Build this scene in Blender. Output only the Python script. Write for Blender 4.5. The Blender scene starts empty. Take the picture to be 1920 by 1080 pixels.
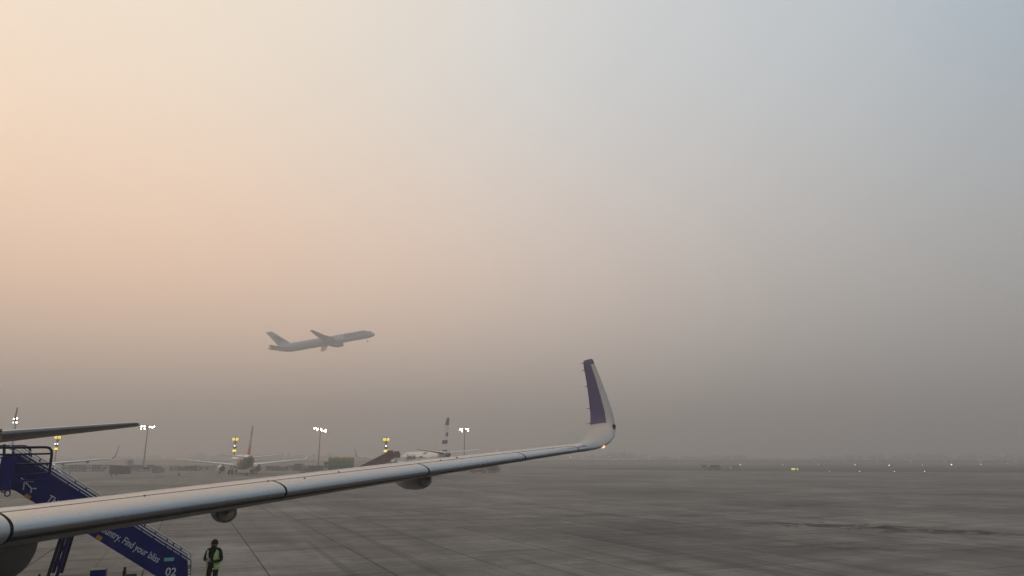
import bpy, bmesh, math, random
from math import sin, cos, pi, radians, atan2, sqrt, tan
from mathutils import Vector, Matrix, Euler
random.seed(7)
SC = bpy.context.scene
COL = SC.collection
H = 4.15                                   # camera height above the apron
PITCH = math.atan(320 / 1330)
# ------------------------------------------------------------------ camera
cd = bpy.data.cameras.new('camera'); cam = bpy.data.objects.new('camera', cd); COL.objects.link(cam)
cd.sensor_width = 36; cd.lens = 1330 / 1920 * 36
cd.clip_start = 0.1; cd.clip_end = 20000
cam.location = (0, 0, H); cam.rotation_euler = (pi / 2 + PITCH, 0, 0)
SC.camera = cam
# ------------------------------------------------------------------ colour management and render
SC.view_settings.view_transform = 'Standard'; SC.view_settings.look = 'None'
SC.view_settings.exposure = 0; SC.view_settings.gamma = 1; SC.view_settings.use_curve_mapping = False
SC.cycles.use_denoising = True
SC.cycles.max_bounces = 5; SC.cycles.diffuse_bounces = 2; SC.cycles.glossy_bounces = 3
SC.cycles.volume_bounces = 1; SC.cycles.transparent_max_bounces = 6
SC.cycles.sample_clamp_indirect = 6
# ------------------------------------------------------------------ world: smoggy morning sky, sun low on the left
SUN_AZ, SUN_EL = radians(-50), radians(24)
SUN_DIR = Vector((sin(SUN_AZ) * cos(SUN_EL), cos(SUN_AZ) * cos(SUN_EL), sin(SUN_EL)))
world = bpy.data.worlds.new('World'); SC.world = world; world.use_nodes = True
wt = world.node_tree; wt.nodes.clear()


def wn(t, **k):
    n = wt.nodes.new(t)
    for a, b in k.items(): setattr(n, a, b)
    return n


def ramp(nt, pts, interp='EASE'):
    n = nt.nodes.new('ShaderNodeValToRGB'); r = n.color_ramp; r.interpolation = interp
    while len(r.elements) > 1: r.elements.remove(r.elements[-1])
    r.elements[0].position = pts[0][0]; r.elements[0].color = (*pts[0][1], 1)
    for p, c in pts[1:]:
        e = r.elements.new(p); e.color = (*c, 1)
    return n


tc = wn('ShaderNodeTexCoord')
dot = wn('ShaderNodeVectorMath', operation='DOT_PRODUCT'); dot.inputs[1].default_value = SUN_DIR
wt.links.new(tc.outputs['Generated'], dot.inputs[0])
mr = wn('ShaderNodeMapRange'); mr.inputs[1].default_value = -1; mr.inputs[2].default_value = 1
wt.links.new(dot.outputs['Value'], mr.inputs[0])
SKY_LOW = [(0.0, (.25, .28, .31)), (.35, (.36, .39, .41)), (.55, (.52, .54, .54)), (.705, (.73, .675, .635)), (.83, (1.08, .845, .70)),
           (.93, (1.36, .90, .63)), (.985, (1.48, .95, .62)), (1.0, (1.55, 1.0, .64))]
SKY_HIGH = [(0.0, (.24, .33, .42)), (.35, (.33, .44, .55)), (.60, (.47, .59, .69)), (.675, (.60, .67, .72)), (.80, (.76, .78, .79)),
            (.86, (.86, .85, .82)), (.93, (1.03, .91, .77)), (.99, (1.18, .98, .77)), (1.0, (1.24, 1.0, .78))]
half_ = lambda t: [(p, tuple(v / 2 for v in c)) for p, c in t]      # ramp colours stop at 1: stored halved, strength doubled
r1 = ramp(wt, half_(SKY_LOW), 'B_SPLINE'); r2 = ramp(wt, half_(SKY_HIGH), 'B_SPLINE')
wt.links.new(mr.outputs[0], r1.inputs[0]); wt.links.new(mr.outputs[0], r2.inputs[0])
sep = wn('ShaderNodeSeparateXYZ'); wt.links.new(tc.outputs['Generated'], sep.inputs[0])
me = wn('ShaderNodeMapRange', interpolation_type='SMOOTHSTEP'); me.inputs[1].default_value = .16; me.inputs[2].default_value = .54
wt.links.new(sep.outputs['Z'], me.inputs[0])
mx = wn('ShaderNodeMix', data_type='RGBA'); wt.links.new(me.outputs[0], mx.inputs['Factor'])
wt.links.new(r1.outputs[0], mx.inputs['A']); wt.links.new(r2.outputs[0], mx.inputs['B'])
bg = wn('ShaderNodeBackground'); bg.inputs['Strength'].default_value = 2.0
wt.links.new(mx.outputs['Result'], bg.inputs['Color'])
sky = wn('ShaderNodeTexSky', sky_type='NISHITA', sun_disc=False); sky.sun_elevation = SUN_EL; sky.sun_rotation = SUN_AZ
sky.air_density = 1.5; sky.dust_density = 3; sky.ozone_density = 2
bg2 = wn('ShaderNodeBackground'); bg2.inputs['Strength'].default_value = 0.001
wt.links.new(sky.outputs[0], bg2.inputs['Color'])
ad = wn('ShaderNodeAddShader'); wt.links.new(bg.outputs[0], ad.inputs[0]); wt.links.new(bg2.outputs[0], ad.inputs[1])
wo = wn('ShaderNodeOutputWorld'); wt.links.new(ad.outputs[0], wo.inputs['Surface'])
# ------------------------------------------------------------------ sun, filtered by smog
sd = bpy.data.lights.new('sun', 'SUN'); sun = bpy.data.objects.new('sun', sd); COL.objects.link(sun)
sd.energy = 0.5; sd.angle = radians(20); sd.color = (1, .82, .66)
sun.rotation_euler = SUN_DIR.to_track_quat('Z', 'Y').to_euler()


# ================================================================== helpers
def tag(o, label=None, cat=None, group=None, kind=None):
    if label: o['label'] = label
    if cat: o['category'] = cat
    if group: o['group'] = group
    if kind: o['kind'] = kind
    return o


def empty(name, loc=(0, 0, 0), rz=0, label=None, cat=None, group=None, rot=None):
    o = bpy.data.objects.new(name, None); COL.objects.link(o); o.location = loc
    o.rotation_euler = rot or (0, 0, rz); o.empty_display_size = .3
    return tag(o, label, cat, group)


class MB:
    def __init__(s): s.v = []; s.f = []; s.m = []

    def add(s, vs, fs, mi=0):
        b = len(s.v); s.v += [tuple(v) for v in vs]
        for f in fs: s.f.append([b + i for i in f]); s.m.append(mi)
        return s

    def box(s, c, d, mi=0, M=None):
        x, y, z = d[0] / 2, d[1] / 2, d[2] / 2
        vs = [Vector((sx * x, sy * y, sz * z)) for sx in (-1, 1) for sy in (-1, 1) for sz in (-1, 1)]
        if M is not None: vs = [M @ v for v in vs]
        vs = [v + Vector(c) for v in vs]
        return s.add(vs, [(0, 1, 3, 2), (4, 6, 7, 5), (0, 4, 5, 1), (2, 3, 7, 6), (0, 2, 6, 4), (1, 5, 7, 3)], mi)

    def bar(s, p0, p1, w, h=None, mi=0):           # rectangular bar between two points
        h = h or w; p0, p1 = Vector(p0), Vector(p1); d = p1 - p0
        q = d.to_track_quat('X', 'Z').to_matrix()
        return s.box((p0 + p1) / 2, (d.length, w, h), mi, q)

    def loft(s, rings, mi=0, caps=(True, True), closed=True, mfun=None):
        n = len(rings[0]); b = len(s.v)
        for r in rings: s.v += [tuple(p) for p in r]
        for i in range(len(rings) - 1):
            for k in range(n if closed else n - 1):
                k2 = (k + 1) % n
                s.f.append([b + i * n + k, b + i * n + k2, b + (i + 1) * n + k2, b + (i + 1) * n + k])
                s.m.append(mfun(i, k) if mfun else mi)
        if caps[0]: s.f.append([b + k for k in range(n)][::-1]); s.m.append(mi if not mfun else mfun(0, 0))
        if caps[1]: s.f.append([b + (len(rings) - 1) * n + k for k in range(n)]); s.m.append(mi if not mfun else mfun(len(rings) - 2, 0))
        return s

    def tube(s, p0, p1, r0, r1=None, n=10, mi=0, caps=(True, True)):
        r1 = r0 if r1 is None else r1; p0, p1 = Vector(p0), Vector(p1)
        q = (p1 - p0).to_track_quat('Z', 'Y').to_matrix()
        rr = [[p + q @ Vector((r * cos(2 * pi * k / n), r * sin(2 * pi * k / n), 0)) for k in range(n)] for p, r in ((p0, r0), (p1, r1))]
        return s.loft(rr, mi, caps)

    def path(s, pts, r, n=8, mi=0):
        pts = [Vector(p) for p in pts]; rings = []
        for i, p in enumerate(pts):
            a = pts[max(i - 1, 0)]; c = pts[min(i + 1, len(pts) - 1)]
            q = (c - a).to_track_quat('Z', 'Y').to_matrix()
            rings.append([p + q @ Vector((r * cos(2 * pi * k / n), r * sin(2 * pi * k / n), 0)) for k in range(n)])
        return s.loft(rings, mi)

    def lathe(s, prof, n=24, mi=0, M=None, mfun=None, caps=(False, False)):   # prof: (x, r), axis x
        M = M or Matrix.Identity(4)
        rings = [[M @ Vector((x, r * cos(2 * pi * k / n), r * sin(2 * pi * k / n))) for k in range(n)] for x, r in prof]
        return s.loft(rings, mi, caps, True, mfun)

    def prism(s, poly, y0, y1, mi=0, ax='y'):       # poly in (x,z), extruded along y
        n = len(poly)
        P = (lambda a, b, y: (a, y, b)) if ax == 'y' else (lambda a, b, y: (a, b, y))
        vs = [P(a, b, y0) for a, b in poly] + [P(a, b, y1) for a, b in poly]
        fs = [tuple(range(n)), tuple(range(2 * n - 1, n - 1, -1))] + [(i, n + i, n + (i + 1) % n, (i + 1) % n) for i in range(n)]
        return s.add(vs, fs, mi)

    def mesh(s, name, mats, smooth=None):
        me = bpy.data.meshes.new(name); me.from_pydata(s.v, [], s.f)
        for m in (mats if isinstance(mats, (list, tuple)) else [mats]): me.materials.append(m)
        me.polygons.foreach_set('material_index', s.m)
        bm = bmesh.new(); bm.from_mesh(me); bmesh.ops.recalc_face_normals(bm, faces=bm.faces); bm.to_mesh(me); bm.free()
        if smooth is not None:
            me.shade_smooth(); me.set_sharp_from_angle(angle=radians(smooth))
        me.update(); return me

    def build(s, name, mats, parent=None, smooth=None, loc=None, label=None):
        o = bpy.data.objects.new(name, s.mesh(name, mats, smooth)); COL.objects.link(o)
        if parent: o.parent = parent
        if loc is not None: o.location = loc
        if label: o['label'] = label
        return o


def copy_tree(o, parent=None, loc=None, label=None, rz=None):
    c = o.copy(); COL.objects.link(c); c.parent = parent
    for ch in list(o.children): copy_tree(ch, c)
    if loc is not None: c.location = loc
    if rz is not None: c.rotation_euler = (0, 0, rz)
    if label: c['label'] = label
    return c


def bevel(o, w, seg=2):
    m = o.modifiers.new('bevel', 'BEVEL'); m.width = w; m.segments = seg; m.limit_method = 'ANGLE'; m.angle_limit = radians(40)
    return o


def text_obj(name, body, size, mat, parent, M, depth=.004, sx=1.0, offset=0.0, spacing=1.0, align='LEFT'):
    cu = bpy.data.curves.new(name, 'FONT'); cu.body = body; cu.size = size; cu.extrude = depth; cu.offset = offset
    cu.align_x = align; cu.space_character = spacing; cu.resolution_u = 3
    t = bpy.data.objects.new(name, cu); COL.objects.link(t)
    dg = bpy.context.evaluated_depsgraph_get(); me = bpy.data.meshes.new_from_object(t.evaluated_get(dg))
    bpy.data.objects.remove(t); bpy.data.curves.remove(cu)
    me.transform(M @ Matrix.Diagonal((sx, 1, 1, 1))); me.materials.clear(); me.materials.append(mat)
    o = bpy.data.objects.new(name, me); COL.objects.link(o); o.parent = parent
    return o


# ------------------------------------------------------------------ camera rays -> world places
def ray(px, py):
    x = (px - 960) / 1330; z = -(py - 540) / 1330
    y = cos(PITCH) - sin(PITCH) * z; zz = sin(PITCH) + cos(PITCH) * z
    return x / y, zz / y


def at(px, py, Y):
    dx, dz = ray(px, py); return Vector((dx * Y, Y, H + dz * Y))


def gnd(px, Y):
    return Vector((ray(px, 860)[0] * Y, Y, 0))


def gy(py): return -H / ray(960, py)[1]               # distance of a ground point seen at image row py


AX = radians(24.1)
A = Vector((-sin(AX), cos(AX), 0)); O = Vector((cos(AX), sin(AX), 0))     # apron grid: aft axis and outboard axis of the near airliner


def aq(a, q, z=0): return A * a + O * q + Vector((0, 0, z))


def onplane(px, py, a):
    dx, dz = ray(px, py); Y = a / (-sin(AX) * dx + cos(AX)); return Y * (cos(AX) * dx + sin(AX)), H + Y * dz


# ================================================================== materials
def mat(name, col, rough=.6, metal=0.0, var=.12, scale=3.0, bump=0.0, spec=.5, coat=0.0, stretch=None, dirt=None, rvar=.1):
    m = bpy.data.materials.new(name); m.use_nodes = True; nt = m.node_tree
    b = nt.nodes['Principled BSDF']; b.inputs['Metallic'].default_value = metal
    b.inputs['Specular IOR Level'].default_value = spec; b.inputs['Coat Weight'].default_value = coat
    t = nt.nodes.new('ShaderNodeTexCoord'); mp = nt.nodes.new('ShaderNodeMapping')
    if stretch: mp.inputs['Scale'].default_value = stretch
    nt.links.new(t.outputs['Object'], mp.inputs[0])
    n = nt.nodes.new('ShaderNodeTexNoise'); n.inputs['Scale'].default_value = scale; n.inputs['Detail'].default_value = 5; n.inputs['Roughness'].default_value = .6
    nt.links.new(mp.outputs[0], n.inputs['Vector'])
    c0 = [max(0, c * (1 - var)) for c in col]; c1 = [c * (1 + var) for c in col]
    if dirt: c0 = dirt
    r = ramp(nt, [(.3, c0), (.62, c1)], 'LINEAR'); nt.links.new(n.outputs[0], r.inputs[0]); nt.links.new(r.outputs[0], b.inputs['Base Color'])
    mr = nt.nodes.new('ShaderNodeMapRange'); mr.inputs[3].default_value = max(.02, rough - rvar); mr.inputs[4].default_value = min(1, rough + rvar)
    nt.links.new(n.outputs[0], mr.inputs[0]); nt.links.new(mr.outputs[0], b.inputs['Roughness'])
    if bump:
        bp = nt.nodes.new('ShaderNodeBump'); bp.inputs['Strength'].default_value = bump; bp.inputs['Distance'].default_value = .02
        nt.links.new(n.outputs[0], bp.inputs['Height']); nt.links.new(bp.outputs[0], b.inputs['Normal'])
    return m


def emit(name, col, st, face=None):
    m = bpy.data.materials.new(name); m.use_nodes = True; nt = m.node_tree
    b = nt.nodes['Principled BSDF']; b.inputs['Base Color'].default_value = (*col, 1)
    b.inputs['Emission Color'].default_value = (*col, 1); b.inputs['Emission Strength'].default_value = st
    m.cycles.emission_sampling = 'NONE'
    return m


M = {}
M['white'] = mat('white_paint', (.70, .70, .69), .35, var=.05, scale=.6, spec=.5)
M['whitefar'] = mat('aircraft_white', (.62, .62, .61), .4, var=.06, scale=.3)
M['qgrey'] = mat('pale_grey_aircraft_paint', (.34, .40, .45), .4, var=.05, scale=.1)
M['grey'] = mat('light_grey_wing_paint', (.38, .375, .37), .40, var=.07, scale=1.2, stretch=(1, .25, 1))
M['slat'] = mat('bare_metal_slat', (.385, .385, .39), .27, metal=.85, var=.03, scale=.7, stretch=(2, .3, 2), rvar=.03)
M['slatlow'] = mat('slat_painted_dark_reflection', (.035, .033, .031), .5, metal=.3, var=.2, scale=3)  # dark reflection along the lower slat nose, painted into the colour
M['blade'] = mat('winglet_grey_paint', (.36, .355, .35), .45, var=.10, scale=2.5)
M['tailunder'] = mat('painted_shade_grey', (.13, .125, .12), .5, var=.1)  # underside shade of the tailplanes put into a darker grey
M['slatmid'] = mat('slat_painted_reflection_edge', (.15, .145, .14), .38, metal=.7, var=.15, scale=3)  # softer border of the painted dark reflection
_b = M['grey'].node_tree.nodes['Principled BSDF']; _b.inputs['Coat Weight'].default_value = .6; _b.inputs['Coat Roughness'].default_value = .04
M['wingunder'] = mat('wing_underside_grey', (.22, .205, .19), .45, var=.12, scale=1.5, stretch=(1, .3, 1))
M['dark'] = mat('dark_gap', (.012, .012, .013), .7)
M['purple'] = mat('indigo_purple_paint', (.032, .031, .135), .55, var=.06, scale=1.5)
M['navy'] = mat('navy_blue_paint', (.002, .006, .115), .45, var=.22, scale=2.5, spec=.2)
M['navydark'] = mat('navy_steel_tube', (.004, .006, .032), .45, var=.2, scale=4, spec=.2)
M['steel'] = mat('brushed_aluminium_rail', (.45, .45, .45), .35, metal=.8, var=.1, scale=5)
M['lettering'] = mat('white_lettering', (.62, .62, .66), .5, var=.03)
M['amber'] = mat('amber_reflector', (.45, .22, .04), .35, var=.1)
M['teal'] = mat('teal_sticker', (.16, .42, .33), .5, var=.08)
M['rubber'] = mat('black_rubber', (.02, .02, .02), .8, var=.3, scale=6)
M['tyre'] = mat('tyre_rubber', (.03, .03, .03), .85)
M['glass'] = mat('dark_window_glass', (.02, .022, .028), .12, var=.05)
M['engine'] = mat('engine_nacelle_paint', (.30, .29, .28), .38, var=.12, scale=1.4)
M['fan'] = mat('fan_titanium', (.08, .08, .085), .4, metal=.7)
M['lip'] = mat('polished_inlet_lip', (.7, .7, .7), .25, metal=.9, var=.03)
M['red'] = mat('red_livery', (.42, .06, .035), .4, var=.08)
M['orange'] = mat('orange_livery', (.62, .22, .06), .4, var=.08)
M['blue'] = mat('dark_blue_livery', (.02, .035, .10), .4, var=.08)
M['maroon'] = mat('maroon_paint', (.12, .045, .05), .55, var=.2)
M['maroonlight'] = mat('worn_maroon_panel', (.22, .11, .11), .6, var=.2)
M['greenbox'] = mat('green_truck_panel', (.10, .17, .10), .55, var=.15, scale=.8)
M['greendark'] = mat('dark_green_truck_panel', (.05, .10, .075), .55, var=.15)
M['olive'] = mat('olive_tarp', (.30, .29, .08), .7, var=.2, scale=1.2)
M['cargo'] = mat('dark_brown_container', (.055, .045, .045), .6, var=.25, scale=1.5)
M['cargo2'] = mat('grey_container', (.16, .17, .18), .6, var=.2, scale=1.2)
M['pale'] = mat('pale_cabin_panel', (.38, .37, .35), .6, var=.1)
M['rust'] = mat('rusty_red_panel', (.20, .08, .06), .65, var=.2)
M['pole'] = mat('galvanised_pole', (.14, .14, .14), .5, metal=.3)
M['yellow'] = emit('lit_yellow_sign', (1.0, .78, .13), 1.25)
M['signframe'] = mat('ochre_sign_frame', (.30, .20, .02), .5)
M['mark'] = mat('sign_mark', (.20, .15, .02), .6)
M['lampw'] = emit('floodlight_glow', (1.0, .95, .86), 22)
M['lampsmall'] = emit('small_lamp_glow', (1.0, .96, .78), 4)
M['edge'] = emit('airfield_light_glow', (1.0, .96, .88), 4.5)
M['dimyellow'] = emit('dim_yellow_sign', (1.0, .85, .35), .75)
M['navred'] = emit('red_navigation_light', (1.0, .30, .14), 3)
M['grass'] = mat('dry_grass_field', (.036, .034, .026), .95, var=.3, scale=.01, dirt=(.026, .024, .02))
M['asphalt'] = mat('taxiway_asphalt', (.075, .074, .073), .85, var=.2, scale=.02)
M['wallgrey'] = mat('weathered_wall', (.20, .19, .18), .8, var=.15, scale=.3)
M['treefar'] = mat('distant_foliage', (.045, .05, .035), .9, var=.4, scale=.08)
M['bark'] = mat('trunk_bark', (.06, .05, .04), .9)
M['hivis'] = mat('hi_vis_vest', (.36, .56, .05), .6, var=.12, scale=9, bump=.2)
M['reflect'] = mat('reflective_tape', (.55, .58, .48), .4, var=.05)
M['cloth'] = mat('dark_uniform', (.006, .006, .007), .9, var=.3, scale=9, bump=.3, spec=.1)
M['skin'] = mat('brown_skin', (.14, .075, .05), .55, var=.1, scale=20)
M['hair'] = mat('black_hair', (.004, .004, .004), .8, spec=.1)
M['phone'] = mat('phone_body', (.05, .05, .055), .3)
M['black'] = mat('black_paint', (.012, .012, .013), .5)


def concrete():
    m = bpy.data.materials.new('worn_concrete'); m.use_nodes = True; nt = m.node_tree; L = nt.links.new
    b = nt.nodes['Principled BSDF']
    N = nt.nodes.new
    g = N('ShaderNodeNewGeometry'); mp = N('ShaderNodeMapping'); mp.vector_type = 'TEXTURE'
    mp.inputs['Rotation'].default_value = (0, 0, AX); L(g.outputs['Position'], mp.inputs[0])          # x -> q (outboard), y -> a (aft)

    def noise(sc, detail=5, stretch=(1, 1, 1), rough=.6, dist=0):
        s = N('ShaderNodeMapping'); s.inputs['Scale'].default_value = stretch; L(mp.outputs[0], s.inputs[0])
        n = N('ShaderNodeTexNoise'); n.inputs['Scale'].default_value = sc; n.inputs['Detail'].default_value = detail
        n.inputs['Roughness'].default_value = rough; n.inputs['Distortion'].default_value = dist; L(s.outputs[0], n.inputs['Vector']); return n

    def math_(op, a, bb=None, clamp=False):
        n = N('ShaderNodeMath'); n.operation = op; n.use_clamp = clamp
        for i, x in enumerate((a, bb)):
            if x is None: continue
            if isinstance(x, (int, float)): n.inputs[i].default_value = x
            else: L(x, n.inputs[i])
        return n.outputs[0]

    def mrange(x, a, c, d, e, smooth=True):
        n = N('ShaderNodeMapRange'); n.interpolation_type = 'SMOOTHSTEP' if smooth else 'LINEAR'
        L(x, n.inputs[0])
        for i, v in zip((1, 2, 3, 4), (a, c, d, e)): n.inputs[i].default_value = v
        return n.outputs[0]
    # per slab tone
    sp = N('ShaderNodeSeparateXYZ'); L(mp.outputs[0], sp.inputs[0])
    cq = math_('DIVIDE', math_('ADD', sp.outputs[0], 5.3), 4.25); ca = math_('DIVIDE', math_('SUBTRACT', sp.outputs[1], 36.2), 4.25)
    cmb = N('ShaderNodeCombineXYZ'); L(math_('FLOOR', cq), cmb.inputs[0]); L(math_('FLOOR', ca), cmb.inputs[1])
    w = N('ShaderNodeTexWhiteNoise'); w.noise_dimensions = '2D'; L(cmb.outputs[0], w.inputs['Vector'])
    slab = mrange(w.outputs['Value'], 0, 1, .90, 1.09, False)
    big = mrange(noise(.045, 4, (1, 1, 1)).outputs[0], .3, .7, .72, 1.25)
    streak = mrange(noise(.16, 6, (3.0, .22, 1), .65, .4).outputs[0], .3, .72, 1.12, .82)
    streak2 = mrange(noise(.25, 6, (.35, 2.2, 1), .62, .6).outputs[0], .35, .72, 1.12, .76)
    fine = mrange(noise(1.6, 8, (1, 1, 1), .75).outputs[0], .3, .7, .90, 1.08)
    mid = mrange(noise(.22, 5, (1, 1, 1), .65, .8).outputs[0], .32, .68, .84, 1.14); fine = math_('MULTIPLY', fine, mid)
    mid2 = mrange(noise(.7, 6, (1, 1, 1), .7, .5).outputs[0], .35, .65, .88, 1.10); fine = math_('MULTIPLY', fine, mid2)
    # tyre marks: narrow dark lines along and slightly oblique to the taxi direction
    wv = noise(.9, 3, (1.0, .015, 1), .5, 1.2).outputs[0]
    tyre = mrange(wv, .60, .68, 1.0, .74)
    xs_ = noise(.5, 7, (.12, 1.6, 1), .7, .3).outputs[0]; scuff = mrange(xs_, .52, .66, 1.0, .80)
    # oil and rubber stains that have a shape of their own
    v = math_('MULTIPLY', slab, big); v = math_('MULTIPLY', v, streak); v = math_('MULTIPLY', v, streak2); v = math_('MULTIPLY', v, fine); v = math_('MULTIPLY', v, tyre); v = math_('MULTIPLY', v, scuff)
    # large dark stain, world position
    ps = N('ShaderNodeSeparateXYZ'); L(g.outputs['Position'], ps.inputs[0])

    def stain(cx, cy, ang, lx, ly, dark, edge=.55, sc=.8):
        mm = N('ShaderNodeMapping'); mm.vector_type = 'TEXTURE'; mm.inputs['Location'].default_value = (cx, cy, 0)
        mm.inputs['Rotation'].default_value = (0, 0, ang); mm.inputs['Scale'].default_value = (lx, ly, 1); L(g.outputs['Position'], mm.inputs[0])
        s2 = N('ShaderNodeSeparateXYZ'); L(mm.outputs[0], s2.inputs[0])
        r = math_('SQRT', math_('ADD', math_('POWER', s2.outputs[0], 2), math_('POWER', s2.outputs[1], 2)))
        nn = noise(sc, 6, (1, 1, 1), .7, .5).outputs[0]
        q = math_('ADD', r, mrange(nn, .3, .7, -.75, .75, False))
        return mrange(q, edge, edge + .25, dark, 1.0)
    for st in STAINS: v = math_('MULTIPLY', v, stain(*st))
    # joints beyond the modelled slabs
    fq = math_('ABSOLUTE', math_('SUBTRACT', math_('FRACT', cq), .5)); fa = math_('ABSOLUTE', math_('SUBTRACT', math_('FRACT', ca), .5))
    jl = mrange(math_('MAXIMUM', fq, fa), .488, .496, 1.0, .60); v = math_('MULTIPLY', v, jl)
    base = N('ShaderNodeMix'); base.data_type = 'RGBA'; base.blend_type = 'MULTIPLY'; base.inputs['Factor'].default_value = 1
    base.inputs['A'].default_value = (.186, .168, .151, 1)
    cc = N('ShaderNodeCombineColor'); L(v, cc.inputs[0]); L(v, cc.inputs[1]); L(v, cc.inputs[2]); L(cc.outputs[0], base.inputs['B'])
    L(base.outputs['Result'], b.inputs['Base Color'])
    L(mrange(fine, .7, 1.2, .72, .90), b.inputs['Roughness']); b.inputs['Specular IOR Level'].default_value = .10
    bp = N('ShaderNodeBump'); bp.inputs['Strength'].default_value = .25; bp.inputs['Distance'].default_value = .01
    L(noise(6, 6, (1, 1, 1), .7).outputs[0], bp.inputs['Height']); L(bp.outputs[0], b.inputs['Normal'])
    return m


STAINS = [  # world x, y, angle, half length, half width, tone, edge, noise scale : fuel and rubber stains on the concrete
    (20.5, 47.6, radians(-14), 4.4, 2.1, .32, .50, .9), (24.6, 44.6, radians(-24), 5.0, 2.6, .38, .45, .6), (29.0, 42.0, radians(-24), 4.5, 1.6, .62, .40, .7), (17.6, 49.2, radians(-8), 3.0, .5, .4, .5, 1.2),
    (16.5, 35.6, radians(-12), 3.2, 1.0, .66, .45, .8), (13.5, 36.5, radians(-8), 2.6, .8, .75, .45, .9), (8, 56, radians(-6), 14, 2.2, .80, .4, .3), (30, 66, radians(-18), 18, 2.4, .78, .4, .25), (-6, 52, radians(3), 10, 2.0, .82, .4, .35),
    (26, 30, radians(-40), 6, 1.0, .74, .4, .6), (4, 31, radians(8), 5, 1.2, .80, .4, .5), (45, 90, radians(-12), 30, 3.5, .80, .4, .12), (-10, 95, radians(2), 26, 3.5, .82, .4, .15)]
M['concrete'] = concrete()

# ================================================================== ground
GRID = (-14.0, 45.0, 22.0, 80.0)     # q0 q1 a0 a1 of the region laid with modelled slabs
SQ = 4.25
q_lines = [-5.3 + SQ * k for k in range(-3, 13)]; a_lines = [36.2 + SQ * k for k in range(-4, 8)]
qlo, qhi, alo, ahi = q_lines[0], q_lines[-1], a_lines[0], a_lines[-1]
bm_edge = [Vector((-420, 330)), Vector((-200, 330)), Vector((-60, 335)), Vector((12, 326)), Vector((66, 264)), Vector((110, 240)), Vector((158, 226)), Vector((420, 190))]


def sheet(name, pts, z, m, label=None, parent=None):
    mb = MB(); mb.add([(p[0], p[1], z) for p in pts], [tuple(range(len(pts)))])
    return mb.build(name, m, parent)


fld = sheet('grass_field', [(-6000, -800), (6000, -800), (6000, 7000), (-6000, 7000)], -.06, M['grass']); tag(fld, kind='structure')
apron = empty('concrete_apron', (0, 0, 0)); tag(apron, kind='structure')
c4 = [aq(alo, qlo), aq(alo, qhi), aq(ahi, qhi), aq(ahi, qlo)]      # corners (near left, near right, far right, far left)
out = [(-420, -120), (420, -120)] + [tuple(p) for p in reversed(bm_edge)]
mb = MB()
far_e = [tuple(p) for p in bm_edge]
NL, NR, FR, FL = [(p.x, p.y) for p in c4]
polys = [[(-420, -120), (420, -120), NR, NL], [(420, -120), far_e[-1], FR, NR], [(-420, -120), NL, FL, far_e[0]],
         [FL, FR] + [far_e[-1]] + [far_e[i] for i in range(len(far_e) - 2, -1, -1)]]
for p in polys: mb.add([(x, y, 0) for x, y in p], [tuple(range(len(p)))])
surf = mb.build('apron_surface', M['concrete'], apron)
sheet('slab_bed', [NL, NR, FR, FL], -.055, M['dark'], parent=apron)
kb = MB()
for i in range(len(far_e) - 1):
    kb.bar((*far_e[i], .02), (*far_e[i + 1], .02), .5, .1)
kb.build('apron_edge', M['asphalt'], apron)
slab_mb = MB(); g_ = .013
slab_mb.box((0, 0, -.022), (SQ - 2 * g_, SQ - 2 * g_, .044))
slab_mesh = slab_mb.mesh('concrete_slab', M['concrete'])
ns = 0
for i in range(len(q_lines) - 1):
    for j in range(len(a_lines) - 1):
        o = bpy.data.objects.new('concrete_slab', slab_mesh); COL.objects.link(o); o.parent = apron
        o.location = aq(a_lines[j] + SQ / 2, q_lines[i] + SQ / 2, random.uniform(-.003, .001)); o.rotation_euler = (0, 0, AX); ns += 1
tw = MB()
tw.add([(-1500, 372, -.045), (1500, 372, -.045), (1500, 398, -.045), (-1500, 398, -.045)], [(0, 1, 2, 3)])
tag(tw.build('taxiway', M['asphalt']), kind='structure')
rw = MB(); rw.add([(-2500, 560, -.045), (2500, 560, -.045), (2500, 620, -.045), (-2500, 620, -.045)], [(0, 1, 2, 3)])
tag(rw.build('runway', M['asphalt']), kind='structure')


# ================================================================== airliners
def foil(n=14, camber=.015):
    """closed loop of (x, z) over unit chord, t/c = 1 ; goes TE upper -> LE -> TE lower"""
    up = []
    for k in range(n + 1):
        x = .5 * (1 + cos(pi * k / n)); t = 5 * (.2969 * sqrt(x) - .126 * x - .3516 * x * x + .2843 * x ** 3 - .1036 * x ** 4)
        up.append((x, t, 1))
    lo = [(x, -t, -1) for x, t, s in reversed(up[:-1])]
    lo[-1] = (1, -.004, -1); up[0] = (1, .004, 1)
    return up + lo[:]


def fring(p, chord, tc, n, foilpts, tw=0.0):
    p = Vector(p); n = Vector(n).normalized(); c = Vector((cos(tw), 0, 0)) - n * sin(tw)
    return [p + c * (x * chord) + n * (t * tc * chord + .035 * chord * x * (1 - x) * 1.2) for x, t, s in foilpts]


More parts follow.
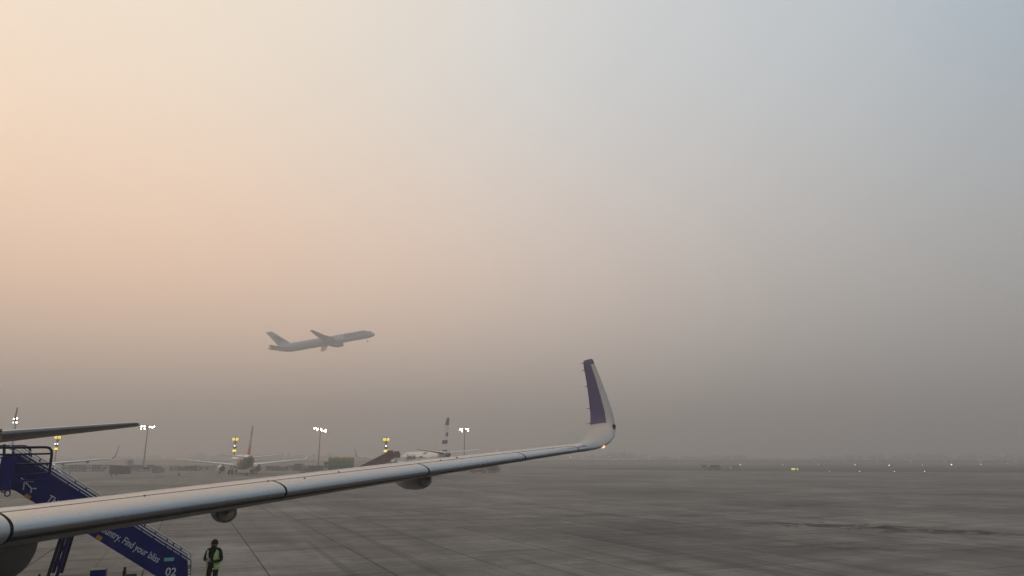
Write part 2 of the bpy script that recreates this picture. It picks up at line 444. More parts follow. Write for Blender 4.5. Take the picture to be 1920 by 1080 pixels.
def fuselage_rings(P, n=28):
    L, R, zc = P['L'], P['R'], P['zc']
    st = [(0, .03, -.42), (.10, .20, -.40), (.30, .38, -.36), (.6, .54, -.30), (1.0, .70, -.22), (1.5, .83, -.13), (2.1, .93, -.05), (2.9, 1, 0)]
    tl = [(5.6, 1, 0), (4.6, .97, .03), (3.6, .86, .13), (2.6, .70, .27), (1.6, .50, .43), (.8, .33, .55), (.25, .20, .62), (0, .12, .64)]
    out = []
    for x, r, dz in st: out.append((x * R, r * R, zc + dz * R))
    m = 16; a, b = 2.9 * R, L - 5.6 * R
    for i in range(1, m): out.append((a + (b - a) * i / m, R, zc))
    for x, r, dz in tl: out.append((L - x * R, r * R, zc + dz * R))
    rings = [[Vector((x, r * cos(2 * pi * k / n), z + r * sin(2 * pi * k / n) * (1.03 if r > .5 * R else 1))) for k in range(n)] for x, r, z in out]
    return out, rings


def wheel(mb_name, parent, c, r, w, axis='y'):
    mb = MB(); T = Matrix.Translation(c) @ Matrix.Rotation(pi / 2, 4, 'Z')
    mb.lathe([(-w / 2, r * .55), (-w / 2, r * .9), (-w * .32, r), (w * .32, r), (w / 2, r * .9), (w / 2, r * .55)], 20, 0, T)
    o = mb.build(mb_name, M['tyre'], parent, 40)
    hb = MB(); hb.lathe([(-w * .42, .01), (-w * .42, r * .56), (w * .42, r * .56), (w * .42, .01)], 14, 0, T); hb.build('hub', M['grey'], o, 40)
    return o


def engine(P, parent, y, body, near=False):
    ex, ez, er, el = P['ex'], P['ez'], P['er'], P['el']
    T = Matrix.Translation((ex, y, ez))
    root = bpy.data.objects.new('engine', None); COL.objects.link(root); root.parent = parent
    n = 40 if near else 22
    mb = MB()
    prof = [(.0, .86), (.02, .90), (.08, .955), (.2, 1.0), (.45, 1.03), (.7, .98), (.9, .86), (1.0, .78), (1.0, .75), (.85, .76)]
    mb.lathe([(x * el, r * er) for x, r in prof], n, 0, T, caps=(False, False))
    mb.build('nacelle', body, root, 40)
    lp = MB(); lp.lathe([(.35 * el, .74 * er), (.1 * el, .80 * er), (.02 * el, .82 * er), (-.012 * el, .845 * er), (-.004 * el, .872 * er), (.045 * el, .935 * er)], n, 0, T)
    lp.build('inlet_lip', M['lip'], root, 50)
    fn = MB(); fn.lathe([(.16 * el, .01), (.28 * el, .22 * er), (.30 * el, .74 * er), (.34 * el, .76 * er)], n, 0, T); fn.build('fan', M['fan'], root, 40)
    cr = MB(); cr.lathe([(.8 * el, .6 * er), (1.0 * el, .55 * er), (1.22 * el, .42 * er), (1.24 * el, .38 * er), (1.15 * el, .36 * er)], n, 0, T)
    cr.lathe([(1.05 * el, .3 * er), (1.25 * el, .26 * er), (1.45 * el, .02 * er)], n, 0, T); cr.build('core_nozzle', M['fan'], root, 40)
    # pylon
    py = MB(); zt = P['wz'] + (abs(y) - P['R']) * P['dih']
    xl = P['wx'] + (abs(y) - P['R']) * P['sw']
    w = .16 * er
    poly = [(ex + .22 * el, ez + er * .98), (ex + .5 * el, ez + er * 1.0 + (zt - ez - er) * .55), (xl + .3, zt + .02), (xl + 2.4 * er, zt - .10), (xl + 2.2 * er, zt - .4 * er), (ex + 1.15 * el, ez + .45 * er), (ex + .6 * el, ez + .75 * er)]
    py.prism(poly, y - w, y + w); bevel(py.build('pylon', body, root), .05)
    return root


def airliner(name, P, pal, loc, rz, label, group=None, rot=None, near=False, cat='airliner', skip_wing=(), gear=True):
    root = empty(name, loc, rz, label, cat, group, rot)
    st, rings = fuselage_rings(P, 48 if near else 28)
    L, R, zc = P['L'], P['R'], P['zc']
    fm = P.get('fus_mat')
    n = len(rings[0])
    mf = (lambda i, k: fm((st[i][0] + st[i + 1][0]) / 2, 2 * pi * (k + .5) / n)) if fm else None
    mb = MB(); mb.loft(rings, 0, mfun=mf)
    mb.build('fuselage', pal['fus'], root, 40)
    # belly fairing
    bf = MB(); rr = []
    for t in range(13):
        u = t / 12; x = P['wx'] - 1.2 * R + u * (P['wcr'] + 2.6 * R); k = sin(pi * min(max(u, .0), 1)) ** .45 if 0 < u < 1 else .02
        rr.append([Vector((x, R * 1.04 * k * cos(a_), zc - R * .62 + R * .56 * k * sin(a_))) for a_ in [2 * pi * j / 20 for j in range(20)]])
    bf.loft(rr); bf.build('belly_fairing', pal['fus'][0], root, 50)
    # cabin windows, one joined strip part per side; cockpit glazing
    wmb = MB(); ww = .11 * R; k = 0
    x = 3.4 * R
    while x < L - 6.3 * R:
        for s in (-1, 1):
            a_ = .20; y = s * R * cos(a_) * 1.003; z = zc + R * sin(a_) * 1.03
            wmb.box((x, y, z), (ww, .03, ww * 1.45), 0, Matrix.Rotation(-s * a_, 3, 'X'))
        x += .27 * R; k += 1
    if k: tag(wmb.build('cabin_windows', M['glass'], root), kind='stuff')
    for s in (-1, 1):
        cw = MB(); T = Matrix.Rotation(s * -.5, 3, 'Z')
        for j, (cx, cy, dz) in enumerate(((.78, .28, .12), (1.02, .50, .10), (1.32, .66, .09))):
            cw.box((cx * R, s * cy * R, zc + .30 * R - .02 * j), (.30 * R, .05 * R, .22 * R), 0, Matrix.Rotation(s * .75, 3, 'Z') @ Matrix.Rotation(.5, 3, 'Y') if j == 0 else Matrix.Rotation(s * .45, 3, 'Z'))
        cw.build('cockpit_window', M['glass'], root)
    for s in (-1, 1):
        for dx in P.get('doors', (2.5 * R, L - 7 * R)):
            d = MB(); a0 = -.18; ring = []
            pts = []
            for jj in range(5):
                aa = a0 + jj * .22
                pts.append((s * R * cos(aa) * 1.006, zc + R * 1.03 * sin(aa) * 1.006))
            vs = [(dx - .42, y, z) for y, z in pts] + [(dx + .42, y, z) for y, z in pts]
            d.add(vs, [(j, j + 1, j + 6, j + 5) for j in range(4)]); d.build('door', pal['fus'][0], root, 40)
    F = foil(12)
    # wings
    for s in (-1, 1):
        own_wing = s in skip_wing
        w = MB(); secs = []
        half, sw, dih = P['half'], P['sw'], P['dih']
        yk = P['yk']
        for y in (R * .6, yk, yk + (half - yk) * .5, half - .9, half - .4):
            ch = P['wcr'] + (P['wck'] - P['wcr']) * (y - R * .6) / (yk - R * .6) if y <= yk else P['wck'] + (P['wct'] - P['wck']) * (y - yk) / (half - yk)
            fl = P.get('flex', 0) * max(0, (y - R) / (half - R)) ** 2
            secs.append(((P['wx'] + (y - R) * sw, s * y, P['wz'] + (y - R) * dih + fl), ch, P.get('tc', .12), (0, 0, 1), radians(2) * (1 - y / half)))
        if not own_wing: w.loft([fring(p, c, t, nn, F, tw_) for p, c, t, nn, tw_ in secs]); w.build('wing', pal['wing'], root, 35)
        wl = P.get('winglet', 0)
        if wl and not own_wing:
            m = MB(); p0, c0 = Vector(secs[-1][0]), secs[-1][1]
            rs = [fring(p0 + Vector((.004, s * .004, 0)), c0, .1, (0, 0, 1), F)]
            for u, dy, dz, dx, cc in ((0, .28, .12, .25, .92), (0, .52, .42, .5, .78), (0, .66, .9, .78, .66), (0, .95, wl, 1.65, .36)):
                rs.append(fring(p0 + Vector((dx, s * dy, dz)), c0 * cc, .09, (0, -s * dz, .35), F))
            m.loft(rs); m.build('winglet', pal['winglet'], root, 45)
        for yy in (() if own_wing else P.get('fair', ())):
            ch = P['wck'] * (1 - .5 * (yy - yk) / (half - yk)) if yy > yk else P['wck'] * 1.3
            fb = MB(); fx = P['wx'] + (yy - R) * sw + ch * .45; fz = P['wz'] + (yy - R) * dih - .22
            fb.lathe([(0, .02), (.3, .14), (.9, .2), (1.6, .17), (2.3, .02)], 10, 0, Matrix.Translation((fx, s * yy, fz)) @ Matrix.Diagonal((R / 2, 1, 1.3, 1)))
            fb.build('flap_fairing', pal['wing'], root, 60)
        if not own_wing: engine(P, root, s * P['ey'], pal['nac'], near)
        # tailplane
        t = MB(); ch0, ch1, hs = P['scr'], P['sct'], P['shalf']
        rs = []
        for y, u in ((R * .15, 0), (hs * .5, .5), (hs - .15, .97), (hs, 1)):
            uu = (y - R * .15) / (hs - R * .15); c = ch0 + (ch1 - ch0) * uu
            if u == 1: c *= .7
            rs.append(fring((P['sx'] + (y - R * .15) * P['ssw'] + (.12 if u == 1 else 0), s * y, P['sz'] + y * P['sdih']), c, P.get('stc', .09) if u < 1 else .06, (0, 0, 1), F, radians(P.get('stw', 0))))
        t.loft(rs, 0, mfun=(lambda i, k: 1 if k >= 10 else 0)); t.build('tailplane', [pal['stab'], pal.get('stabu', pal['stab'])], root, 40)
    # fin
    fz0 = zc + R * .55; fh = P['H'] - fz0
    fmf = P.get('fin_mat'); fnn = MB(); rs = []; hs = [0, .14, .22, .3, .4, .5, .6, .7, .8, .9, .985, 1.0]
    for u in hs:
        c = P['fcr'] + (P['fct'] - P['fcr']) * u; x = P['fx'] + u * fh * P['fsw']
        if u == 1: x += .2; c -= .35
        rs.append(fring((x, 0, fz0 + u * fh), c, .09, (0, 1, 0), F))
    fnn.loft(rs, 0, mfun=(lambda i, k: fmf((hs[i] + hs[i + 1]) / 2, F[k][0])) if fmf else None)
    fnn.build('fin', pal['fin'], root, 40)
    df = MB(); df.prism([(P['fx'] - P['fcr'] * .55, zc + R * .98), (P['fx'] + .3, fz0 + .1 * fh), (P['fx'] + .8, zc + R * .5), (P['fx'] - P['fcr'] * .3, zc + R * .7)], -.09, .09)
    df.build('dorsal_fillet', pal['fus'][0], root)
    # gear
    if gear:
        gz = P.get('gz', 0); wr = P['wr']
        for s in (-1, 1):
            g = MB(); zz = gz + wr; gx = P['gx']
            g.tube((gx, s * P['gy'], zz), (gx - .1, s * P['gy'], P['wz'] - .05), .12 * wr / .55, n=10); g.tube((gx, s * (P['gy'] - .45), zz), (gx, s * (P['gy'] + .45), zz), .08)
            g.bar((gx + .05, s * P['gy'], zz + .4), (gx + .6, s * (P['gy'] - 1.2), zc - R * .6), .1)
            go = g.build('main_gear', M['grey'], root, 40)
            dr = MB(); dr.box((gx, s * (P['gy'] + .28), zz + 1.0 * wr / .55), (.75, .04, 1.0 * wr / .55)); dr.build('gear_door', pal['fus'][0], go)
            for dx in P.get('bogie', (0,)):
                for dy in (-.40, .40): wheel('wheel', go, (gx + dx, s * P['gy'] + dy * wr / .55, zz + P.get('btilt', 0) * dx), wr, .4 * wr / .55)
        g = MB(); zz = gz + wr * .72; gx = P['ngx']; g.tube((gx, 0, zz), (gx + .15, 0, zc - R * .75), .09, n=10); g.tube((gx, -.25, zz), (gx, .25, zz), .06)
        go = g.build('nose_gear', M['grey'], root, 40)
        for dy in (-.24, .24): wheel('wheel', go, (gx, dy, zz), wr * .7, .22)
    return root


PA320 = dict(L=37.6, R=1.98, zc=3.65, wx=12.2, wcr=6.6, yk=6.2, wck=3.9, wct=1.6, half=16.9, sw=.52, dih=.094, wz=2.95, winglet=2.2, tc=.11,
             ex=10.9, ez=1.75, er=1.2, el=3.6, ey=5.75, sx=31.2, scr=3.9, sct=1.35, shalf=6.2, ssw=.60, sz=4.55, sdih=.10,
             H=11.8, fx=29.6, fcr=5.6, fct=2.0, fsw=.78, gx=18.0, gy=3.8, ngx=5.1, wr=.58, fair=(8.2, 11.6), doors=(5.0, 29.3))
P737 = dict(PA320, L=39.5, R=1.9, zc=3.35, wx=14.2, wz=2.5, dih=.105, half=17.0, yk=5.8, winglet=2.4, ex=12.6, ez=1.45, er=1.0, el=3.5, ey=4.9,
            sx=33.6, scr=4.2, sct=1.4, shalf=7.1, ssw=.58, sz=4.35, sdih=.12, H=12.5, fx=31.0, fcr=6.2, fct=1.9, fsw=.72, gx=19.6, gy=2.9, ngx=4.0, doors=(4.2, 31.0))
PA321 = dict(PA320, L=44.0, R=1.98, zc=3.75, wx=14.42, wz=3.0, sx=38.0, sz=4.73, stc=.115, stw=2.5, scr=3.9, sct=1.45, shalf=6.08, ssw=.63, sdih=.14, fx=36.3,
             ex=11.0, ez=1.95, er=1.30, el=4.2, gx=21.0, doors=(4.6, 14.2, 32.7))
P777 = dict(L=73.9, R=3.1, zc=5.3, wx=24.5, wcr=13.5, yk=10.5, wck=8.0, wct=2.0, half=32.4, sw=.66, dih=.11, wz=3.7, winglet=0, tc=.10, flex=2.2,
            ex=22.5, ez=2.9, er=1.9, el=6.6, ey=9.6, sx=63.5, scr=7.2, sct=2.3, shalf=10.7, ssw=.72, sz=6.0, sdih=.14,
            H=18.8, fx=56.8, fcr=9.6, fct=4.2, fsw=1.08, gx=37.0, gy=5.5, ngx=6.0, wr=.68, bogie=(-1.45, 0, 1.45), btilt=-.12, gz=-.4, doors=(7, 20, 44, 60))

# ---- near airliner -------------------------------------------------
AN, YC = -8.0, 8.0


def own(a, o, z): return Vector((a - AN, -o, z))        # (aft of camera, outboard of centreline, height) -> local


root_own = airliner('airliner', PA321, dict(fus=[M['purple']], wing=M['grey'], winglet=M['purple'], nac=M['engine'], stab=M['white'], stabu=M['tailunder'], fin=[M['purple']]),
                    aq(AN, -YC), AX + pi / 2, 'nearest airliner, its long silver wing with purple upturned tip crossing the foreground', near=True, skip_wing=(-1,))


def le(o): return 8.71 + (o - 6.4) * .5206, 3.435 + (o - 6.4) * .0975


CH = [(1.2, 7.0), (2, 6.5), (6.4, 3.95), (9.3, 3.25), (12, 2.6), (14, 2.15), (15.7, 1.78), (16.3, 1.6)]
TC = [(1.2, .14), (2, .135), (6.4, .108), (9.3, .108), (12, .108), (16.3, .10)]
TWI = [(1.2, 4.6), (6.4, 3.6), (12, 1.2), (16.3, .4)]


def lin(tab, x):
    if x <= tab[0][0]: return tab[0][1]
    for (a0, b0), (a1, b1) in zip(tab, tab[1:]):
        if x <= a1: return b0 + (b1 - b0) * (x - a0) / (a1 - a0)
    return tab[-1][1]


def thick(x): return 5 * (.2969 * sqrt(max(x, 0)) - .126 * x - .3516 * x * x + .2843 * x ** 3 - .1036 * x ** 4)


def S(o, x, side, off=0.0):
    """point on the near wing's skin, o = span position, x = chord fraction, side +1 upper, -1 lower, off = metres outward"""
    a, z = le(o); c = lin(CH, o); t = lin(TC, o); tw_ = radians(lin(TWI, o))
    def f(xx, sd): return Vector((xx * c, sd * thick(xx) * t * c * (1.08 if sd > 0 else .92) + .02 * c * xx * (1 - xx) * 3))
    p = f(x, side)
    if off:
        e = .004
        if x < .003: nrm = Vector((-1, 0))
        else:
            d = f(x + e, side) - f(max(x - e, 0), side); nrm = Vector((-d.y, d.x)) * side; nrm.normalize()
        p = p + nrm * off
    X, Z = p.x * cos(tw_) + p.y * sin(tw_), -p.x * sin(tw_) + p.y * cos(tw_)
    return own(a + X, o, z + Z)


SLU, SLL = .105, .055


def xs(n, x1): return [x1 * (k / n) ** 2 for k in range(n + 1)]


wing = MB(); rings = []
ups = [1, .95, .9, .8, .7, .6, .5, .4, .3, .24, .2, SLU + .011]
spans = [1.2, 2, 3, 4, 5, 6, 6.4] + [6.4 + (15.95 - 6.4) * k / 24 for k in range(1, 25)]
inn = xs(12, SLU - .0005)[::-1]; inl = xs(8, SLL - .0005)[1:]
for o in spans:
    r = [S(o, x, 1) for x in ups] + [S(o, x, 1, -.022) for x in inn] + [S(o, x, -1, -.022) for x in inl] + [S(o, x, -1) for x in [SLL + .001, .1, .16, .25, .35, .5, .65, .8, .9, .97, .999]]
    rings.append(r)
nu, ni = len(ups), len(inn) + len(inl)
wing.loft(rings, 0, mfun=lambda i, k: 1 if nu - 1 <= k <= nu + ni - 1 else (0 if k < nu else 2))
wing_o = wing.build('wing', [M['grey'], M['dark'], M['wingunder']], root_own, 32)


def slat(o0, o1, name='slat'):
    m = MB(); rr = []; N = max(3, int((o1 - o0) / .35))
    prof = [(x, 1) for x in xs(22, SLU)[::-1]] + [(x, -1) for x in xs(14, SLL)[1:]]
    for k in range(N + 1):
        o = o0 + (o1 - o0) * k / N; c = lin(CH, o)
        outer = [S(max(o - .48 * x * c, 1.25), x, sd, .004) for x, sd in prof]
        inner = [S(max(o - .48 * x * c, 1.25), x, sd, -.016) for x, sd in reversed(prof)]
        rr.append(outer + inner)
    low = lambda i, k: 2 if k in (27, 28, 32) else (1 if 29 <= k <= 31 else (3 if 33 <= k <= 37 else 0))  # dark reflection band painted below the nose, mid tone at its borders
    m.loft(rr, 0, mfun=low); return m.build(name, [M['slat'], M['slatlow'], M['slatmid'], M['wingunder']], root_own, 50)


G = .014


def slat_seal(o0, o1):
    m = MB(); rr = []; N = max(3, int((o1 - o0) / .5))
    for k in range(N + 1):
        o = o0 + (o1 - o0) * k / N; c = lin(CH, o); e = .011 / c; o_ = max(o - .48 * SLU * c, 1.25)
        rr.append([S(o_, SLU - e * .2, 1, .0), S(o_, SLU - e * .2, 1, .007), S(o_, SLU + e * 1.3, 1, .006), S(o_, SLU + e * 1.3, 1, .0)])
    m.loft(rr); return m.build('slat_seal', M['black'], root_own)


gaps = [(3.0, 5.2), (6.50, 9.27), (9.27, 11.64), (11.64, 13.93), (13.93, 15.58)]
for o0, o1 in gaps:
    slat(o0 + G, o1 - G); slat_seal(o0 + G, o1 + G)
# fixed leading edge over the pylon and the outer tip piece
fx_ = slat(5.2 + G, 6.50 - G, 'pylon_leading_edge'); fx_.data.materials.clear(); fx_.data.materials.append(M['grey'])
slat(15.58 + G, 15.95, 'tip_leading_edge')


# sharklet: blended curve then a canted blade
def wt_station(o, a, z, chord, roll, tc_):
    """roll = direction of the span path, 0 outward, 90 up"""
    n = Vector((0, 1, 0)) * sin(roll) + Vector((0, 0, 1)) * cos(roll)       # local y is inboard
    pts = []
    for x in UX: pts.append((x, 1))
    ring_ = []
    for x, sd in [(x, 1) for x in UX] + [(x, -1) for x in LX]:
        ring_.append(own(a, o, z) + Vector((x * chord, 0, 0)) + n * (sd * thick(x) * tc_ * chord + .012 * chord * x * (1 - x) * 3 * (1 if roll < .6 else .5)))
    return ring_


UX = [1, .9, .8, .7, .6, .5, .42, .36, .30, .24, .18, .13, .09, .06, .035, .016, .004, 0]
LX = [.004, .016, .035, .06, .09, .13, .18, .24, .30, .36, .42, .5, .6, .7, .8, .9, .999]
a0, z0 = le(15.95)
WL = [  # o, a, z, chord, roll(deg)
    (15.95, a0, z0, 1.70, 5.5), (16.25, a0 + .15, z0 + .03, 1.62, 8), (16.52, a0 + .30, z0 + .075, 1.53, 18), (16.76, a0 + .44, z0 + .16, 1.43, 33), (16.95, a0 + .57, z0 + .29, 1.33, 50),
    (17.06, a0 + .69, z0 + .44, 1.22, 66), (17.11, a0 + .79, z0 + .60, 1.12, 76), (17.14, a0 + .93, z0 + .87, 1.02, 80), (17.17, a0 + 1.21, z0 + 1.29, .86, 82), (17.20, a0 + 1.51, z0 + 1.71, .70, 82),
    (17.22, a0 + 1.82, z0 + 2.12, .55, 82), (17.225, a0 + 1.90, z0 + 2.235, .48, 82), (17.23, a0 + 1.97, z0 + 2.265, .40, 82)]
SPLIT = 6
rsW = [wt_station(o, a, z, c, radians(r), .10) for o, a, z, c, r in WL]
allx = UX + LX
sk = MB()


def skm(i, k):
    x = (allx[k] + allx[(k + 1) % len(allx)]) / 2
    return 1 if (x > .25 and i >= SPLIT) or i >= len(WL) - 3 else 0


sk.loft(rsW, 0, mfun=skm)
shark = sk.build('winglet', [M['blade'], M['purple']], root_own, 38)
for u in (6.15, 7.35, 8.7, 9.75, 10.75):        # static discharge wicks on its trailing edge
    i = int(u); f_ = u - i
    p = Vector(rsW[i][0]).lerp(Vector(rsW[i + 1][0]), f_)
    w_ = MB(); w_.tube(p - Vector((.03, 0, 0)), p + Vector((.05, 0, .0)), .013, .010, 6); w_.tube(p + Vector((.04, 0, 0)), p + Vector((.20, .0, -.005)), .005, .003, 5)
    w_.build('static_wick', M['black'], shark)
nl = MB(); pn = own(a0 + .33, 16.50, z0 + .045)
nl.lathe([(-.06, .01), (-.05, .02), (-.01, .032), (.05, .03), (.07, .01)], 12, 0, Matrix.Translation(pn)); nl.build('navigation_light', M['navred'], shark, 60)
wg = MB(); pg = rsW[5][16]; wg.box(Vector(pg) + Vector((.03, .0, .06)), (.11, .022, .12), 0, Matrix.Rotation(radians(-25), 3, 'Y')); wg.build('light_window', M['glass'], shark)
# flap track fairings under the near wing
for o, ln, wd, hg in ((4.4, 3.6, .24, .30), (8.62, 2.9, .185, .165), (12.08, 2.5, .175, .185)):
    c = lin(CH, o); p = S(o, .42, -1); fb = MB()
    prof = [(0, .02), (.04, .3), (.10, .62), (.2, .9), (.35, 1.0), (.6, .95), (.8, .62), (.93, .3), (1, .03)]
    rr = []
    for u, k in prof:
        rr.append([Vector((p.x + u * ln, p.y + wd * k * cos(t), p.z - hg * .55 - .03 * u * ln + hg * k * sin(t))) for t in [2 * pi * j / 22 for j in range(22)]])
    fb.loft(rr); f_o = fb.build('flap_fairing', M['engine'], root_own, 60)
    for du in (.10, .13):
        q_ = lin(prof, du); sr = MB(); rr = []
        for e, kk in ((0, q_ - .03), (0.001, q_ + .02), (.007, q_ + .02), (.008, q_ - .03)):
            u = du + e; rr.append([Vector((p.x + u * ln, p.y + wd * kk * cos(t) * 1.02, p.z - hg * .55 - .03 * u * ln + hg * kk * 1.02 * sin(t))) for t in [2 * pi * j / 22 for j in range(22)]])
        sr.loft(rr); sr.build('joint_band', M['black'], f_o)
hb = MB(); p = S(14.5, .5, -1); hb.lathe([(0, .01), (.1, .04), (.4, .05), (.8, .01)], 8, 0, Matrix.Translation(p - Vector((0, 0, .03)))); hb.build('hinge_fairing', M['wingunder'], root_own, 60)
for o, x in ((7.6, .10), (9.55, .075), (9.05, .10), (10.1, .12), (12.4, .16), (12.0, .12), (14.9, .1)):   # small vents and fuel quantity ports on the skin
    p = S(o, x, 1, .006); v_ = MB(); v_.box(p, (.03, .022, .008), 0, Matrix.Rotation(radians(-35), 3, 'Y')); v_.build('skin_port', M['black'], root_own)
engine_o = engine(PA321, root_own, -5.75, M['engine'], True)

pc = at(-5, 1029, 8.3); pl_ = Vector((pc.dot(A) - AN, -(pc.dot(O) + YC), pc.z)); pfm = MB(); rr = []
for u, k in ((-.4, .02), (-.36, .45), (-.25, .8), (-.05, 1), (.3, .9), (.6, .6), (.8, .3), (.9, .02)):
    rr.append([Vector((pl_.x + u, pl_.y + .37 * k * cos(t), pl_.z + .36 * k * sin(t))) for t in [2 * pi * j / 26 for j in range(26)]])
pfm.loft(rr); pfm.build('pylon_fairing', M['tailunder'], engine_o, 60)

# ---- other aircraft ------------------------------------------------
# plane parked on the next stand, parallel to the near one


def place(tail_px, Yt, head_az, P, xt):
    """nose location and rotation for an aircraft whose local x = xt point is at (tail_px, Yt)"""
    t = gnd(tail_px, Yt); aft = Vector((-sin(head_az), -cos(head_az), 0))
    return t - aft * xt, atan2(aft.y, aft.x)


loc, rz = place(17, 128, pi - radians(31.5), PA320, 36)
PB = dict(PA320, ey=7.0, H=13.1, half=15.4, fin_mat=lambda u, x: 1 if u > .66 else (2 if .2 < u < .3 and x > .5 else 0))
airliner('airliner', PB, dict(fus=[M['whitefar']], wing=M['whitefar'], winglet=M['purple'], nac=M['whitefar'], stab=M['whitefar'], fin=[M['whitefar'], M['purple'], M['cargo2']]),
         loc, rz, 'white airliner with a purple topped fin, parked behind the blue stairs at the left edge', 'parked airliners')
# plane seen from behind in the middle distance


def fus3(x, a_):
    L = P737['L']
    up = sin(a_)
    if x > L - 1.2: return 3
    if x > L - 9.5 and up < .15 and x > L - 8.2: return 3  # shade under the rear fuselage painted as grey faces
    if L - 9.8 < x < L - 8.9: return 2
    if L - 13.5 < x <= L - 9.8: return 1
    if x > L - 8.9: return 2 if int(x * 2.3 + a_ * 3) % 3 == 0 else 0
    return 0


P3 = dict(P737, fus_mat=fus3, fin_mat=lambda u, x: 1 if u < .38 else (2 if u > .74 else 0))
loc, rz = place(469, 190, radians(-26), P3, 38)
airliner('airliner', P3, dict(fus=[M['whitefar'], M['red'], M['orange'], M['cargo2']], wing=M['whitefar'], winglet=M['whitefar'], nac=M['whitefar'], stab=M['whitefar'], stabu=M['tailunder'], fin=[M['pale'], M['red'], M['rust']]),
         loc, rz, 'airliner seen from behind with red striped tail and both engines showing, in the middle distance', 'parked airliners')


def fus4(x, a_):
    L = P737['L']
    if x > L - 1.0: return 2
    d = x + sin(a_) * -3.2
    if sin(a_) > -.6 and (L - 18.6 < d < L - 18.0 or L - 17.2 < d < L - 16.5): return 1
    return 0


P4 = dict(P737, fus_mat=fus4, H=13.0, zc=3.9, sz=5.3, wz=3.0, ez=1.9, fin_mat=lambda u, x: 2 if u > .80 else (2 if (.5 < u < .6 and x > .55) else (2 if .3 < u < .42 and x > .25 else (2 if u < .16 and x > .4 else (1 if u < .1 and x < .2 else 0)))))
loc4, rz4 = place(838, 160, radians(-23), P4, 37.5)
pl4 = airliner('airliner', P4, dict(fus=[M['whitefar'], M['rust'], M['blue']], wing=M['whitefar'], winglet=M['whitefar'], nac=M['white'], stab=M['whitefar'], stabu=M['tailunder'], fin=[M['whitefar'], M['orange'], M['blue']]),
               loc4, rz4, 'white airliner with a striped dark and white fin beside the maroon passenger stairs', 'parked airliners')
for body, x0, sz in (('Spice Jet', 10.5, 1.9),):
    mt = Matrix.Translation((x0 + 6.2, -P4['R'] - .02, P4['zc'] + .25)) @ Matrix.Rotation(pi, 4, 'Z') @ Matrix.Rotation(pi / 2, 4, 'X')
    mt = Matrix.Translation((x0, -P4['R'] - .03, P4['zc'] + .1)) @ Matrix.Rotation(pi / 2, 4, 'X')
    text_obj('lettering', body, sz, M['blue'], pl4, mt, .01, 1.25, .04)
# wide body climbing away above the field
PQ = dict(P777, fin_mat=lambda u, x: 1 if (.3 < u < .75 and .25 < x < .75) else 0)
Yq = 500.0
c_w = at(605, 641, Yq)
qroot = airliner('airliner', PQ, dict(fus=[M['qgrey']], wing=M['qgrey'], winglet=M['qgrey'], nac=M['qgrey'], stab=M['qgrey'], fin=[M['qgrey'], M['maroon']]),
                 (0, 0, 0), 0, 'large grey wide body airliner climbing away in the hazy sky with its gear down')
# local +x is aft: aft = -X world, nose up 9.5 degrees
Mq = Matrix.Translation(c_w) @ Matrix.Rotation(radians(16), 4, 'Z') @ Matrix.Rotation(radians(-13), 4, 'Y') @ Matrix.Rotation(radians(-1), 4, 'X') @ Matrix.Rotation(pi, 4, 'Z') @ Matrix.Translation((-37, 0, -5.3))
qroot.matrix_world = Mq
mt = Matrix.Translation((21.5, P777['R'] + .04, P777['zc'] + .5)) @ Matrix.Rotation(pi, 4, 'Z') @ Matrix.Rotation(pi / 2, 4, 'X')
text_obj('lettering', 'QATAR', 3.0, M['maroon'], qroot, mt, .01, 1.5, .03)

# ================================================================== passenger stairs beside the rear door
AS = 24.0
Q0 = -2.0
stairs = empty('passenger_stairs', aq(AS + .8, Q0), AX, 'navy blue passenger stairs with white slogan and number 02, standing beyond the silver wing', 'stairs')


def sp(px, py, a=AS):
    q, z = onplane(px, py, a); return q - Q0, z


def L3(px, py, off=0.0, a=AS):
    q, z = sp(px, py, a); return Vector((q, a - (AS + .8) + off, z))


YN = -.8                                       # local y of the near side
W_ = 1.5
pan_px = [(10, 852), (30, 852), (100, 893), (175, 937), (250, 986), (352, 1052), (353, 1108), (330, 1103), (292, 1080), (163, 1000), (70, 946), (30, 921), (8, 913)]
for k, y in enumerate((YN, YN + W_)):
    p = MB(); p.prism([sp(*v) for v in pan_px], y, y + .05)
    bevel(p.build('side_panel', M['navy'], stairs), .008)
rails = ((0, 0), (5, 5.5))
for y in (YN + .02, YN + W_ + .02):
    hr = MB()
    v = lambda px, py: Vector((*[sp(px, py)[0]], y, sp(px, py)[1]))
    hr.path([v(18, 836), v(97, 882), v(355, 1046), v(359, 1051), v(358, 1102)], .02)
    hr.build('handrail', M['steel'], stairs, 50)
    h2 = MB(); h2.path([v(18, 842), v(97, 888), v(349, 1048), v(352, 1051)], .013); h2.build('lower_rail', M['steel'], stairs, 50)
    for px in (40, 57, 72, 83, 128, 150, 196, 232, 267, 289, 312, 325, 340):
        yy = 836 + (px - 18) * (1046 - 836) / (355 - 18)
        pp = MB(); pp.bar(v(px, yy), v(px - 3, yy + 11.5), .035); pp.build('rail_post', M['navydark'], stairs)
    for py in (1061, 1078):
        pp = MB(); pp.bar(v(352, py), v(358, py), .03); pp.build('rail_post', M['navydark'], stairs)
# treads between the side panels
x_top, z_top = sp(30, 905); x_bot = sp(348, 1100)[0]; nst = 18
zt_, zb_ = 3.55, .62
for k in range(nst):
    u = k / (nst - 1); b_ = MB(); b_.box((x_top + (x_bot - x_top) * u, YN + .775, zt_ + (zb_ - zt_) * u), (.27, W_ - .1, .035)); b_.build('tread', M['steel'], stairs)
